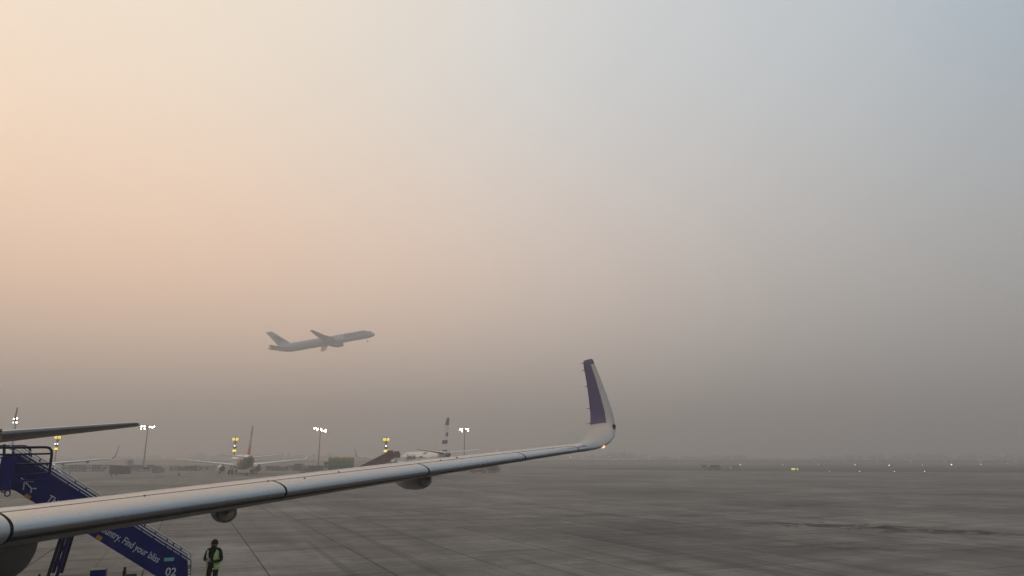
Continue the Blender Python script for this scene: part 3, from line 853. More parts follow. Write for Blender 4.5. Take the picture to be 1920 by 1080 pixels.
# upper platform reaching to the aircraft door
PXR = sp(97, 893)[0]
pl = MB(); xL = -5.95 - Q0
pl.box(((xL + sp(16, 915)[0]) / 2, YN + .75, 3.36), (sp(16, 915)[0] - xL, W_ + .5, .10)); bevel(pl.build('platform', M['navy'], stairs), .01)
for y, near_ in ((YN - .28, True), (YN + W_ + .28, False)):
    a_ = AS + (y - YN)
    vv = lambda px, py: Vector((sp(px, py, a_)[0], y, sp(px, py, a_)[1]))
    if near_: loop, xr = [(-60, 840), (0, 839.5), (86, 838.5), (93, 840), (97, 846), (97, 852), (92, 893)], 1.0
    else: loop, xr = [(-60, 836.5), (46, 836.5), (53, 838.5), (56.5, 843), (56, 868)], .58
    r_ = MB(); r_.path([vv(*p_) for p_ in loop], .035); r_.build('platform_rail', M['navydark'], stairs, 50)
    for py, x1 in ((851.5, 95), (870, 94), (889, 92), (901, 86), (906, 40)):
        if not near_ and py > 880: continue
        x1 *= xr
        r_ = MB(); r_.path([vv(-60, py + 1.5), vv(0, py + 1), vv(x1 * .6, py), vv(x1, py - 1 if py < 880 else py - 2.5)], .026 if py < 880 else .018); r_.build('platform_rail', M['navydark'] if py < 880 else M['navy'], stairs, 50)
    r_ = MB(); r_.path([vv(8 if near_ else 25, 833 if near_ else 838), vv(7 if near_ else 24, 912)], .035); r_.build('platform_post', M['navydark'], stairs, 50)
cl = MB(); p0, p1 = L3(8, 856, -.30), L3(25, 918, -.30); cl.box((p0 + p1) / 2, (abs(p1.x - p0.x), .06, abs(p1.z - p0.z))); bevel(cl.build('corner_column', M['navy'], stairs), .01)
for px, py, r0 in ((12, 918, .05), (19, 924, .06)):
    c_ = L3(px, py, -.32); ch_ = MB(); n_ = 14
    ch_.path([c_ + Vector((r0 * cos(2 * pi * k / n_), 0, r0 * 1.3 * sin(2 * pi * k / n_))) for k in range(n_ + 1)], .018, 6); ch_.build('pulley_hook', M['black'], stairs, 50)
cb = MB(); cb.path([L3(-60, 908, -.3), L3(0, 914.5, -.3), L3(12, 917, -.3), L3(24, 919, -.3)], .022); cb.build('canopy_cable', M['black'], stairs, 50)
# door bumper with yellow and black padding
bp_ = MB(); p0, p1 = L3(-6, 805, -.3), L3(5.5, 826, -.3)
nb = 7
for k in range(nb):
    z_ = p1.z + (p0.z - p1.z) * (k + .5) / nb; bp_.box(((p0.x + p1.x) / 2, p0.y, z_), (abs(p1.x - p0.x), .08, (p0.z - p1.z) / nb), k % 2)
bmp = bp_.build('door_bumper', [M['signframe'], M['black']], stairs)
bs = MB(); bs.tube(L3(2.5, 826, -.3), L3(2, 915, -.3), .02); bs.build('bumper_post', M['black'], stairs)
# legs below the platform
lg = [((150, 960), (84, 1092)), ((140, 962), (100, 1096))]
for (t_, b_) in (((128, 958), (86, 1086)), ((139, 965), (102.5, 1086))):
    m_ = MB(); m_.bar(L3(*t_, .3), L3(*b_, .3), .10, .08); m_.build('support_leg', M['navy'] if t_[0] > 130 else M['navydark'], stairs)
    m_ = MB(); m_.bar(L3(*t_, 1.2), L3(*b_, 1.2), .10, .08); m_.build('support_leg', M['navydark'], stairs)
for (t_, b_) in (((112, 1008), (103, 1085)), ((121, 1020), (88, 1078))):
    m_ = MB(); m_.bar(L3(*t_, .34), L3(*b_, .34), .035, .035); m_.build('cross_brace', M['navydark'], stairs)
# chassis, fender, jacks and wheels
cx0, cx1 = sp(60, 1100)[0], sp(352, 1100)[0]
ch_ = MB(); ch_.bar((cx0, YN + .25, .62), (cx1 - .7, YN + .25, .45), .12, .16); ch_.bar((cx0, YN + 1.25, .62), (cx1 - .7, YN + 1.25, .45), .12, .16)
for u in (.05, .35, .65, .95): ch_.box((cx0 + (cx1 - .7 - cx0) * u, YN + .75, .56 - .1 * u), (.1, 1.0, .1))
ch_.build('chassis', M['navydark'], stairs)
fa_, fb_ = L3(170, 1069, .1), L3(193, 1120, .1)
fx1 = MB(); fx1.box(((fa_.x + fb_.x) / 2, fa_.y, (fa_.z + .45) / 2), (fb_.x - fa_.x, .4, fa_.z - .45)); fx1.box(((fa_.x + fb_.x) / 2, fa_.y, fa_.z + .012), (fb_.x - fa_.x + .02, .42, .02), 1)
bevel(fx1.build('control_box', [M['navy'], M['pale']], stairs), .012)
j1 = MB(); a1 = L3(234, 1064, .1); j1.tube(a1, (a1.x, a1.y, .35), .035); j1.tube((a1.x, a1.y, a1.z - .2), (a1.x, a1.y, a1.z - .1), .05); j1.build('jack_post', M['black'], stairs, 50)
j1 = MB(); a1 = L3(73, 1077, .1); j1.tube(a1, (a1.x, a1.y, .35), .03); j1.build('jack_post', M['black'], stairs, 50)
a1 = L3(246, 1077, .1)
j2 = MB(); j2.lathe([(-.15, .01), (-.13, .10), (.13, .10), (.15, .01)], 16, 0, Matrix.Translation((a1.x, a1.y, a1.z - .1))); j2.tube((a1.x, a1.y, a1.z - .1), (a1.x, a1.y, .5), .05); j2.build('winch_drum', M['black'], stairs, 50)
for x_ in (cx0 + .4, cx1 - 1.6):
    for y in (YN + .05, YN + W_ - .05): wheel('wheel', stairs, (x_, y, .33), .33, .2)


# lettering on the near panel, running down the slope
def surf_frame(pa, pb, off=-.012):
    a_, b_ = L3(*pa, off), L3(*pb, off); x = (b_ - a_).normalized(); n = Vector((0, -1, 0)); y = n.cross(x)
    m = Matrix((x, y, n)).transposed().to_4x4(); m.translation = a_; return m, (b_ - a_).length


def fit_text(body, pa, pb, size, **k):
    m, ln = surf_frame(pa, pb)
    o = text_obj('lettering', body, size, M['lettering'], stairs, Matrix.Identity(4), .004, **k)
    xs_ = [v.co.x for v in o.data.vertices]; s_ = ln / (max(xs_) - min(xs_))
    o.data.transform(m @ Matrix.Diagonal((s_, 1, 1, 1)) @ Matrix.Translation((-min(xs_), 0, 0))); return o


fit_text('This is 6E', (86, 939), (137, 967.5), .27, offset=.002)
fit_text('country. Find your bliss', (184, 993.5), (295, 1055.5), .27, offset=.002)
fit_text('02', (309, 1079), (329, 1079.5), .31, offset=.004)
dots = [(41, 897), (44, 900), (45.5, 906), (45.2, 909.5), (44.6, 913), (44, 917), (49.5, 906), (52, 908.5), (54.5, 911), (57, 913.5), (59, 916), (63, 916), (67, 916), (58.6, 919.5), (58.2, 923)]
for k, (px, py) in enumerate(dots):
    d_ = MB(); p = L3(px, py, -.006); d_.tube(p, p - Vector((0, .008, 0)), .021, n=10); d_.build('logo_dot', M['lettering'], stairs)
for px in (47, 50, 53, 57.5, 62):
    d_ = MB(); p = L3(px, 903.2, -.006); d_.box(p, (.03, .012, .012)); d_.build('logo_dot', M['lettering'], stairs)
for cpx, cpy in ((52, 931), (186, 1008)):
    a_ = L3(cpx, cpy, -.012); d_ = MB(); d_.box(a_, (.16, .03, .10), 0, Matrix.Rotation(radians(32), 3, 'Y')); d_.build('reflector', M['amber'], stairs)
a_, b_ = L3(308, 1046, -.006), L3(326, 1051.5, -.006)
d_ = MB(); d_.box((a_ + b_) / 2, (abs(b_.x - a_.x), .012, abs(b_.z - a_.z))); d_.build('sticker', M['teal'], stairs)


# ================================================================== ground crew member
def skinned(name, chain_pts, edges, radii, mat_, parent, sub=2, rootv=0):
    me_ = bpy.data.meshes.new(name); me_.from_pydata(chain_pts, edges, []); me_.update()
    o = bpy.data.objects.new(name, me_); COL.objects.link(o)
    m = o.modifiers.new('skin', 'SKIN'); m.use_smooth_shade = True
    for i, r in enumerate(radii):
        rr = r if isinstance(r, tuple) else (r, r)
        me_.skin_vertices[0].data[i].radius = rr
    me_.skin_vertices[0].data[rootv].use_root = True
    s = o.modifiers.new('sub', 'SUBSURF'); s.levels = sub; s.render_levels = sub
    dg = bpy.context.evaluated_depsgraph_get(); nm = bpy.data.meshes.new_from_object(o.evaluated_get(dg))
    bpy.data.objects.remove(o); nm.materials.clear(); nm.materials.append(mat_)
    o = bpy.data.objects.new(name, nm); COL.objects.link(o); o.parent = parent
    for p in nm.polygons: p.use_smooth = True
    return o


PY = 23.2
_r = ray(401, 1040); ploc = Vector((_r[0] * PY, PY, 0))
person = empty('person', ploc, radians(-5), 'ground worker in dark clothes and hi-vis vest looking down beside the blue stairs', 'person')
# local frame: faces -y (towards the camera), x to the right of the picture
JT = dict(pel=(0, .02, .93), wa=(0, .02, 1.08), ch=(0, .0, 1.28), nk0=(0, .01, 1.44), nk=(.0, -.02, 1.50), hd=(0.01, -.06, 1.58), ht=(.01, -.055, 1.66),
          rs=(-.185, .0, 1.40), re=(-.27, -.02, 1.14), rw=(-.11, -.24, 1.13), ls=(.185, .0, 1.40), le=(.28, -.02, 1.12), lw=(.09, -.25, 1.09),
          rh=(-.10, .02, .90), rk=(-.12, .0, .50), ra=(-.13, .05, .10), rt=(-.15, -.12, .04), lh=(.10, .02, .90), lk=(.11, -.03, .50), la=(.12, .04, .10), lt=(.14, -.13, .04))
nm_ = list(JT); ix = {k: i for i, k in enumerate(nm_)}
RD = dict(pel=(.165, .12), wa=(.15, .11), ch=(.17, .12), nk0=(.11, .09), nk=.055, hd=.085, ht=.075, rs=.075, re=.052, rw=.038, ls=.075, le=.052, lw=.038,
          rh=.095, rk=.065, ra=.05, rt=.042, lh=.095, lk=.065, la=.05, lt=.042)
ED = [('pel', 'wa'), ('wa', 'ch'), ('ch', 'nk0'), ('nk0', 'nk'), ('nk', 'hd'), ('hd', 'ht'), ('nk0', 'rs'), ('rs', 're'), ('re', 'rw'), ('nk0', 'ls'), ('ls', 'le'), ('le', 'lw'),
      ('pel', 'rh'), ('rh', 'rk'), ('rk', 'ra'), ('ra', 'rt'), ('pel', 'lh'), ('lh', 'lk'), ('lk', 'la'), ('la', 'lt')]
body = skinned('body', [JT[k] for k in nm_], [(ix[a], ix[b]) for a, b in ED], [RD[k] for k in nm_], M['cloth'], person, 2, ix['pel'])
body.data.materials.append(M['skin'])
for p in body.data.polygons:
    if p.center.z > 1.475 and abs(p.center.x) < .16: p.material_index = 1
# face features: nose, ears, brow on the bowed head
hc = Vector((.01, -.075, 1.60))
fc = MB(); fc.lathe([(-.05, .01), (-.03, .016), (0, .02), (.02, .01)], 8, 0, Matrix.Translation(hc + Vector((0, -.085, -.02))) @ Matrix.Rotation(pi / 2, 4, 'Z') @ Matrix.Rotation(.4, 4, 'Y'))
for s in (-1, 1):
    fc.lathe([(-.012, .01), (-.008, .028), (.008, .03), (.012, .01)], 10, 0, Matrix.Translation(hc + Vector((s * .088, .01, -.01))))
fc.build('face', M['skin'], person, 60)
hr_ = MB(); rr = []
for k in range(9):
    ph = -.25 + (pi / 2 + .25) * k / 8
    rr.append([hc + Vector((.01, .022, .03)) + Vector((.10 * cos(ph) * cos(t), .115 * cos(ph) * sin(t), .105 * sin(ph) - (.05 * max(0, sin(t)) if k < 3 else 0))) for t in [2 * pi * j / 18 for j in range(18)]])
hr_.loft(rr); hr_.build('hair', M['hair'], person, 60)


def hand(wrist, side, d):
    w0 = Vector(wrist); d = Vector(d).normalized(); up = Vector((0, 0, 1)); sd = d.cross(up).normalized()
    pts, ed, rd = [w0, w0 + d * .045, w0 + d * .085], [(0, 1), (1, 2)], [.026, (.036, .02), (.038, .018)]
    for f, ln in ((-.03, .055), (-.01, .07), (.011, .066), (.030, .05)):
        b = len(pts); pts += [w0 + d * .085 + sd * f, w0 + d * (.085 + ln * .5) + sd * f - up * .004, w0 + d * (.085 + ln * .85) + sd * f + up * .022]
        ed += [(2, b), (b, b + 1), (b + 1, b + 2)]; rd += [.011, .0095, .008]
    b = len(pts); pts += [w0 + d * .04 + sd * (-.035 * side), w0 + d * .07 + sd * (-.05 * side) + up * .02]; ed += [(1, b), (b, b + 1)]; rd += [.012, .009]
    return skinned('hand', [tuple(p) for p in pts], ed, rd, M['skin'], person, 1, 0)


hand(JT['rw'], 1, (.9, -.45, .02)); hand(JT['lw'], -1, (-.8, -.35, .25))
ph_ = MB(); ph_.box((-.0, -.31, 1.15), (.08, .15, .012), 0, Matrix.Rotation(radians(35), 3, 'X')); bevel(ph_.build('phone', M['phone'], person), .004)
tag(bpy.data.objects['phone'], None)
# vest: open front, two front panels and a back, following the torso
vest = MB()


def vring(z, a0_, a1_, rx, ry, cy, n=9): return [Vector((rx * cos(t), cy + ry * sin(t), z)) for t in [a0_ + (a1_ - a0_) * k / n for k in range(n + 1)]]


def shell(lv, mi=0):
    """lv: list of arcs; makes a thin closed shell"""
    rr_ = []
    for arc, cy in lv:
        inner = [Vector((p.x * .93, cy + (p.y - cy) * .93, p.z)) for p in reversed(arc)]
        rr_.append(arc + inner)
    vest.loft(rr_, mi)


zs = [(.86, .225, .165, .02), (.98, .215, .16, .02), (1.10, .205, .155, .02), (1.22, .215, .16, .01), (1.33, .225, .155, .01), (1.40, .215, .13, .01), (1.452, .15, .10, .01)]


def arcs(a_f, b_f): return [(vring(z, radians(a_f(i)), radians(b_f(i)), rx, ry, cy), cy) for i, (z, rx, ry, cy) in enumerate(zs)]


shell(arcs(lambda i: -62 + [0, -3, -8, -12, -4, 6, 14][i], lambda i: 8 if i > 2 else 40))
shell(arcs(lambda i: 172 if i > 2 else 140, lambda i: 236 + [0, 3, 6, 2, -8, -14, -18][i]))
shell(arcs(lambda i: 8 if i < 6 else 20, lambda i: 172 if i < 6 else 160))
vs_ = vest.build('vest', M['hivis'], person, 50)


def tape(z0_, z1_, a0_, a1_):
    t_ = MB(); L_ = []
    for z in (z0_, z1_):
        i = 0
        rx = lin([(q[0], q[1]) for q in zs], z) + .004; ry = lin([(q[0], q[2]) for q in zs], z) + .004
        arc = vring(z, radians(a0_), radians(a1_), rx, ry, .015); L_.append(arc + [Vector((p.x * .97, .015 + (p.y - .015) * .97, p.z)) for p in reversed(arc)])
    t_.loft(L_); t_.build('reflective_band', M['reflect'], vs_, 50)


tape(1.15, 1.19, -68, 4); tape(.93, .97, -60, 30); tape(1.15, 1.19, 178, 238); tape(.93, .97, 150, 236)
for x_ in (-.14, .16):
    b_ = MB(); b_.bar((x_ * .95, -.13, 1.42), (x_ * .92, -.155, 1.2), .045, .008); b_.build('reflective_band', M['reflect'], vs_)
lk_ = MB(); lk_.box((.09, -.16, .88), (.045, .01, .05)); lk_.build('badge', M['reflect'], person)


# ================================================================== floodlight masts
def mast(px, ytop, Y, heads, label, w=5.2):
    base = gnd(px, Y); zt = at(px, ytop, Y).z
    r = empty('floodlight_mast', base, 0, label, 'floodlight', 'apron floodlight masts')
    p = MB(); p.tube((0, 0, 0), (0, 0, zt), .28, .13, 12); p.build('pole', M['pole'], r, 50)
    b = MB(); b.box((0, 0, .25), (1.2, 1.2, .5)); b.build('foundation', M['wallgrey'], r)
    c = MB(); c.bar((-w / 2, 0, zt - .1), (w / 2, 0, zt - .1), .14); c.tube((0, 0, zt - .9), (0, 0, zt + .4), .2); c.build('crossarm', M['pole'], r)
    for x, dz in heads:
        hd = MB(); hd.box((x, -.35, zt + dz), (.86, .35, .6)); hd.box((x, -.16, zt + dz + .05), (.5, .3, .4)); ho = hd.build('lamp_head', M['pole'], r)
        l = MB(); l.lathe([(0, .02), (.0, .25), (.05, .23), (.1, .02)], 14, 0, Matrix.Translation((x, -.50, zt + dz)) @ Matrix.Rotation(pi / 2, 4, 'Z') @ Matrix.Rotation(pi, 4, 'Z')); l.build('lamp', M['lampw'], ho)
    return r


mast(270.5, 801, 262, [(-2.1, .25), (-1.0, .3), (-2.2, -.55), (-.9, -.55), (.9, .05), (1.9, -.05), (2.5, .2)], 'floodlight mast left of the red tailed airliner, past the dark tailplane tip')
mast(597.5, 805, 285, [(-2.3, .3), (-1.6, .45), (-1.2, -.3), (-.8, .1), (.4, .1), (.6, -.5), (1.6, -.6), (2.3, -.2), (2.2, -.9)], 'floodlight mast left of the green truck')
mast(870.5, 805, 300, [(-1.9, -.1), (-1.1, .1), (-1.1, -.8), (.5, .1), (1.4, .1), (1.5, -.7)], 'floodlight mast right of the striped fin')
mast(19.5, 786, 225, [(-.5, 0), (.4, .2), (-.4, -1.1), (.45, -1.0)], 'floodlight mast at the left edge in front of the purple topped fin', 2.0)


# ================================================================== lit stand number boards
def board(px, ytop, Y, lamps, label):
    base = gnd(px, Y); k = Y / 1367
    r = empty('stand_sign', base, 0, label, 'sign', 'yellow lit stand signs')
    z = lambda py: at(px, py, Y).z
    p = MB(); p.tube((0, .1, 0), (0, .1, z(ytop - 2)), .14, .12, 10); p.build('pole', M['pole'], r, 50)
    for s in (-1, 1):
        f_ = MB(); f_.box((s * 3.15 * k * 1.05, 0, z(ytop + 3)), (6.2 * k, .3, 6.0 * k)); fo = f_.build('sign_box', M['signframe'], r)
        g = MB(); g.box((s * 3.15 * k * 1.05, -.16, z(ytop + 3)), (5.2 * k, .03, 4.7 * k)); g.build('lit_panel', M['yellow'], fo)
        g = MB(); g.box((s * 3.15 * k * 1.05, -.18, z(ytop + 3)), (2.0 * k, .02, .7 * k)); g.build('sign_mark', M['mark'], fo)
    f_ = MB(); f_.box((0, 0, z(ytop + 9.5)), (5.0 * k, .3, 3.6 * k)); f_.build('dark_board', M['cargo2'], r)
    f_ = MB(); f_.box((0, 0, z(ytop + 18)), (5.4 * k, .5, 4.4 * k)); f_.build('guidance_unit', M['black'], r)
    for dx in lamps:
        g = MB(); g.lathe([(0, .02), (0, 1.1 * k), (.1, .9 * k), (.16, .02)], 12, 0, Matrix.Translation((dx * k, -.34, z(ytop + 15.5))) @ Matrix.Rotation(-pi / 2, 4, 'Z')); g.build('lamp', M['lampsmall'], r)
    f_ = MB(); f_.box((-.2 * k, 0, z(ytop + 24.5)), (8.4 * k, .3, 5.2 * k)); fo = f_.build('sign_box', M['signframe'], r)
    g = MB(); g.box((-.2 * k, -.16, z(ytop + 24.5)), (7.4 * k, .03, 4.0 * k)); g.build('lit_panel', M['yellow'], fo)


board(103, 817, 215, (-2.2, 2.2), 'yellow lit stand sign right of the blue stairs railing')
board(438.5, 820.5, 238, (0,), 'yellow lit stand sign above the red tailed airliner')
board(723, 821, 232, (.2,), 'yellow lit stand sign above the maroon passenger stairs')


# ================================================================== maroon stairs at the striped airliner
def ramp_stairs(px0, px1, ybot, ytop, Y, label, wid=1.8):
    b = gnd(px0, Y); t = at(px1, ytop, Y); ln = t.x - b.x; hz = t.z
    r = empty('passenger_stairs', b, 0, label, 'stairs', 'maroon passenger stairs')
    for y in (0, wid):
        p = MB(); p.prism([(0, .25), (0, 1.3), (ln - 1.3, hz + .45), (ln, hz + .55), (ln, hz - .5), (ln - 1.2, hz - .5), (.6, .2)], y, y + .08); p.build('side_panel', M['maroon'], r)
        s_ = MB(); s_.bar((.6, y - .03, .25), (ln - 1.2, y - .03, hz - .45), .06, .12); s_.build('trim_strip', M['maroonlight'], r)
    rf = MB(); rf.prism([(ln - 1.1, hz + .85), (ln + .1, hz + .9), (ln + .1, hz - .4), (ln - .3, hz - .45), (ln - .3, hz + .5), (ln - 1.1, hz + .45)], -.1, -.02); rf.build('door_hood', M['maroon'], r)
    for k in range(9):
        u = k / 8; x_ = ln * (.42 + .5 * u)
        for y in (0, wid): pp = MB(); pp.bar((x_, y + .04, 1.0), (x_ + (.35 if k % 2 else 0), y + .04, hz * (x_ / ln) - .35), .10); pp.build('lattice_post', M['maroon'] if k % 3 else M['maroonlight'], r)
    for k in range(12):
        u = k / 11; tt = MB(); tt.box((.5 + (ln - 2.2) * u, wid / 2 + .04, .4 + (hz - .9) * u), (.35, wid - .1, .05)); tt.build('tread', M['cargo2'], r)
    c = MB(); c.box((ln * .58, wid / 2, .7), (ln * .75, wid - .2, .35)); c.box((ln * .72, wid / 2, 1.4), (ln * .35, wid - .3, 1.2)); c.build('chassis', M['maroonlight'], r)
    for x_ in (ln * .45, ln * .85):
        cc = MB(); cc.bar((x_, .3, .8), (x_, .3, hz * (x_ / ln) - .9), .12); cc.bar((x_ - .9, .3, .8), (x_, .3, hz * (x_ / ln) - .9), .08); cc.build('lift_strut', M['maroon'], r)
        for y in (0, wid - .1): wheel('wheel', r, (x_ - .3, y, .4), .4, .25)
    return r


r1_ = ramp_stairs(648, 736, 886, 853.5, 140, 'nearer of the two maroon passenger stairs, left of the striped airliner')
r2_ = ramp_stairs(676, 748, 884, 854, 156, 'farther of the two maroon passenger stairs, nearer the striped airliner')

# ================================================================== green truck
tb = gnd(607, 205); sc_ = 205 / 1367
trk = empty('box_truck', tb, radians(4), 'green and olive high sided truck with a pale cab near the second floodlight mast', 'truck')
TX0, TX1 = 1.4, 8.1
b = MB(); b.box(((TX0 + TX1) / 2, 1.2, 1.75), (TX1 - TX0, 2.4, 1.4)); bevel(b.build('lower_body', M['greendark'], trk), .03)
b = MB(); b.box(((TX0 + TX1) / 2, 1.2, 3.1), (TX1 - TX0 + .06, 2.44, 1.26)); bevel(b.build('upper_body', M['greenbox'], trk), .03)
b = MB(); rr = []
for k in range(15):
    x_ = TX0 - .1 + (TX1 - TX0 + .2) * k / 14; zz = 4.62 + .10 * sin(k * 1.7) + .06 * sin(k * 3.1)
    rr.append([Vector((x_, -.05, 3.62 + .2 * sin(k * 2.3))), Vector((x_, -.05, zz - .15)), Vector((x_, .4, zz)), Vector((x_, 2.0, zz)), Vector((x_, 2.45, zz - .2)), Vector((x_, 2.45, 3.6))])
b.loft(rr); b.build('tarpaulin', M['olive'], trk, 50)
b = MB(); b.prism([(0, .7), (0, 1.9), (.25, 2.35), (1.3, 2.4), (1.3, .7)], 0, 2.3); bevel(b.build('cab', M['pale'], trk), .05)
b = MB(); b.prism([(.02, 2.45), (.02, 3.3), (1.0, 3.3), (1.0, 2.45)], .2, 2.1); bevel(b.build('air_deflector', M['rust'], trk), .05)
b = MB(); b.box((.75, -.012, 2.0), (.7, .02, .5)); b.build('side_window', M['glass'], trk)
b = MB(); b.box((-.012, 1.15, 2.0), (.03, 1.9, .5)); b.build('windscreen', M['glass'], trk)
b = MB(); b.box((4, 1.2, .85), (8, 1.0, .22)); b.build('chassis', M['black'], trk)
for x_ in (.8, 5.6, 6.9):
    for y in (.15, 2.15): wheel('wheel', trk, (x_, y, .48), .48, .3)
for k in range(6):
    b = MB(); b.box((TX0 + .4 + k * 1.2, -.05, 1.75), (.08, .05, 1.3)); b.build('panel_rib', M['greendark'], trk)
for k, (px, py) in enumerate(((625.5, 859.5), (659, 858.5))):
    b = MB(); p = at(px, py, 204.5) - tb; b.lathe([(-.05, .01), (-.04, .14), (.04, .14), (.05, .01)], 10, 0, Matrix.Translation(Matrix.Rotation(-radians(4), 3, 'Z') @ p + Vector((0, -.1, 0))) @ Matrix.Rotation(pi / 2, 4, 'Z')); b.build('work_lamp', M['reflect'], trk)


# ================================================================== ground equipment rows
def container(px0, px1, ytop, ybot, m, label, group=None, depth=2.4, ribs=True):
    Y = gy(ybot); b = gnd(px0, Y); w = gnd(px1, Y).x - b.x; h = at(px0, ytop, Y).z
    r = empty('cargo_container', b, 0, label, 'container', group)
    o = MB(); o.box((w / 2, depth / 2, .18 + (h - .18) / 2), (w, depth, h - .18)); bevel(o.build('shell', m, r), .04)
    n = max(2, int(w / .55))
    rb = MB()
    for k in range(n + 1): rb.box((w * k / n, -.02, .18 + (h - .18) / 2), (.07, .05, h - .3))
    rb.build('side_ribs', m, r)
    f = MB(); f.box((w / 2, depth / 2, .10), (w - .1, depth - .2, .14)); f.build('skid_base', M['black'], r)
    return r


container(208, 222, 872.5, 888.5, M['cargo'], 'dark brown container, leftmost of the pair standing left of the first floodlight mast', 'cargo containers')
container(223, 240, 873.5, 888.8, M['cargo'], 'dark brown container touching its twin, nearer the first floodlight mast', 'cargo containers')
container(287.8, 298, 873.5, 886.5, M['cargo2'], 'blue grey container just right of the first floodlight mast', 'cargo containers')
container(299, 304.5, 878, 886, M['cargo2'], 'small low grey container beside the blue grey one', 'cargo containers')
container(553, 566, 869.5, 883, M['cargo'], 'dark container under the right wing tip of the red tailed airliner', 'cargo containers')
container(566.5, 572, 873, 884, M['cargo2'], 'narrow grey container left of the second floodlight mast', 'cargo containers')


def cabin(px0, px1, ytop, ybot, label, m=M['pale'], win=2, dY=0):
    Y = gy(ybot) + dY; b = gnd(px0, Y); w = gnd(px1, Y).x - b.x; h = at(px0, ytop, Y).z
    r = empty('site_cabin', b, 0, label, 'cabin', 'low cabins along the far edge of the apron')
    o = MB(); o.box((w / 2, 2, h / 2), (w, 4, h)); o.build('wall', m, r)
    o = MB(); o.box((w / 2, 2, h + .08), (w + .3, 4.3, .16)); o.build('roof', M['cargo2'], r)
    for k in range(win):
        o = MB(); o.box((w * (k + .6) / (win + .2), -.02, h * .58), (w / (win + 1) * .55, .06, h * .34)); o.build('window', M['glass'], r)
    o = MB(); o.box((w * .08 + .3, -.02, h * .38), (.9, .05, h * .7)); o.build('door', M['cargo2'], r)


for i, (a_, b_, t_, w_, m_) in enumerate(((118, 131, 873, 3, 'pale'), (132, 144, 872.5, 1, 'wallgrey'), (145, 159, 872, 0, 'cargo2'), (160, 175, 872, 2, 'pale'), (176, 192, 872.5, 2, 'wallgrey'), (193, 206, 873, 1, 'pale'))):
    cabin(a_, b_, t_, 884.5, 'low cabin, number %s from the left of the row under the second airliner wing' % ['one', 'two', 'three', 'four', 'five', 'six'][i], M[m_], w_)
for i, (a_, b_, t_) in enumerate(((320, 333, 875), (335, 347, 876), (349, 366, 874), (372, 396, 875), (500, 518, 874.5), (520, 535, 876), (537, 551, 873.5))):
    lab = ['low cabin left of the airliner left wing tip, first', 'low cabin second from the first mast, just before the left wing tip', 'low cabin under the left wing tip of the red tailed airliner', 'long low cabin between left wing tip and left engine',
           'low cabin right of the red tailed airliner right engine', 'small low cabin under the right wing of the red tailed airliner', 'low cabin left of the dark container at the right wing tip'][i]
    cabin(a_, b_, t_, 883.5, lab, M[['pale', 'wallgrey', 'cargo2'][i % 3]], 2, 6)


def cart(px, Y, label, m=M['steel'], cov=True, rz=0, cargo=None):
    r = empty('baggage_cart', gnd(px, Y), rz, label, 'baggage cart', 'baggage carts and dollies')
    d = MB(); d.box((0, 0, .5), (2.6, 1.5, .12)); d.bar((-1.3, 0, .45), (-2.2, 0, .3), .07); d.build('deck', M['steel'], r)
    if cov:
        for sx in (-1.2, 1.2):
            for sy in (-.7, .7): p = MB(); p.bar((sx, sy, .55), (sx, sy, 2.0), .07); p.build('post', M['pole'], r)
        p = MB(); p.box((0, 0, 2.04), (2.6, 1.6, .08)); p.build('roof', m, r)
        p = MB(); p.box((0, .68, 1.3), (2.4, .04, 1.3)); p.build('curtain', M['cargo2'], r)
    for sx in (-.9, .9):
        for sy in (-.6, .6): wheel('wheel', r, (sx, sy, .22), .22, .14)
    if cargo:
        p = MB(); p.box((.1, 0, .56 + .45), (1.9, 1.2, .9)); bevel(p.build('load', M[cargo], r), .05)
    return r


k_ = 0
desc = ['covered', 'open', 'covered', 'loaded']
spots = [(243, 250, 1, None, 'closest to the dark containers'), (251, 262, 1, 'rust', 'second from the dark containers'), (256, 240, 0, 'cargo2', 'in front, left of the first mast foot'), (262.5, 248, 1, None, 'hiding the first mast foot on its left'),
         (268, 238, 0, None, 'in front of the first mast foot'), (277, 244, 0, 'cargo', 'just right of the first mast foot'), (283, 258, 1, None, 'against the blue grey container'),
         (577, 215, 0, 'cargo2', 'left of the second mast, nearest the narrow container'), (583, 232, 1, None, 'left of the second mast, second one'), (588, 222, 1, 'cargo', 'left of the second mast, third one'), (593, 212, 0, 'rust', 'at the foot of the second mast'), (599, 226, 1, None, 'between the second mast and the green truck'), (603, 216, 0, None, 'touching the pale truck cab'),
         (667, 214, 0, 'cargo2', 'right behind the green truck'), (673, 208, 0, 'rust', 'between the green truck and the maroon stairs')]
for px, Y, cov, cg, where in spots:
    cart(px, Y, '%s baggage cart %s' % ('covered' if cov else ('loaded open' if cg else 'empty open'), where), M[['steel', 'cargo2'][k_ % 2]], bool(cov), radians((k_ * 37) % 40 - 20), cg); k_ += 1


def tug(px, Y, rz, label, m):
    r = empty('baggage_tractor', gnd(px, Y), rz, label, 'tractor', 'baggage tractors')
    b = MB(); b.prism([(-1.4, .35), (-1.4, .95), (-.3, 1.0), (-.2, .8), (.5, .8), (.6, 1.05), (1.4, .95), (1.4, .35)], -.6, .6); bevel(b.build('body', m, r), .04)
    b = MB(); b.box((.1, 0, 1.85), (1.5, 1.2, .07)); b.build('roof', m, r)
    for sx in (-.55, .75):
        for sy in (-.52, .52): p = MB(); p.bar((sx, sy, .95), (sx, sy, 1.85), .05); p.build('roof_post', M['black'], r)
    for sx in (-.9, .9):
        for sy in (-.55, .55): wheel('wheel', r, (sx, sy, .32), .32, .2)
    p = MB(); p.box((-.1, 0, 1.0), (.4, .9, .1)); p.build('seat', M['black'], r)
    return r


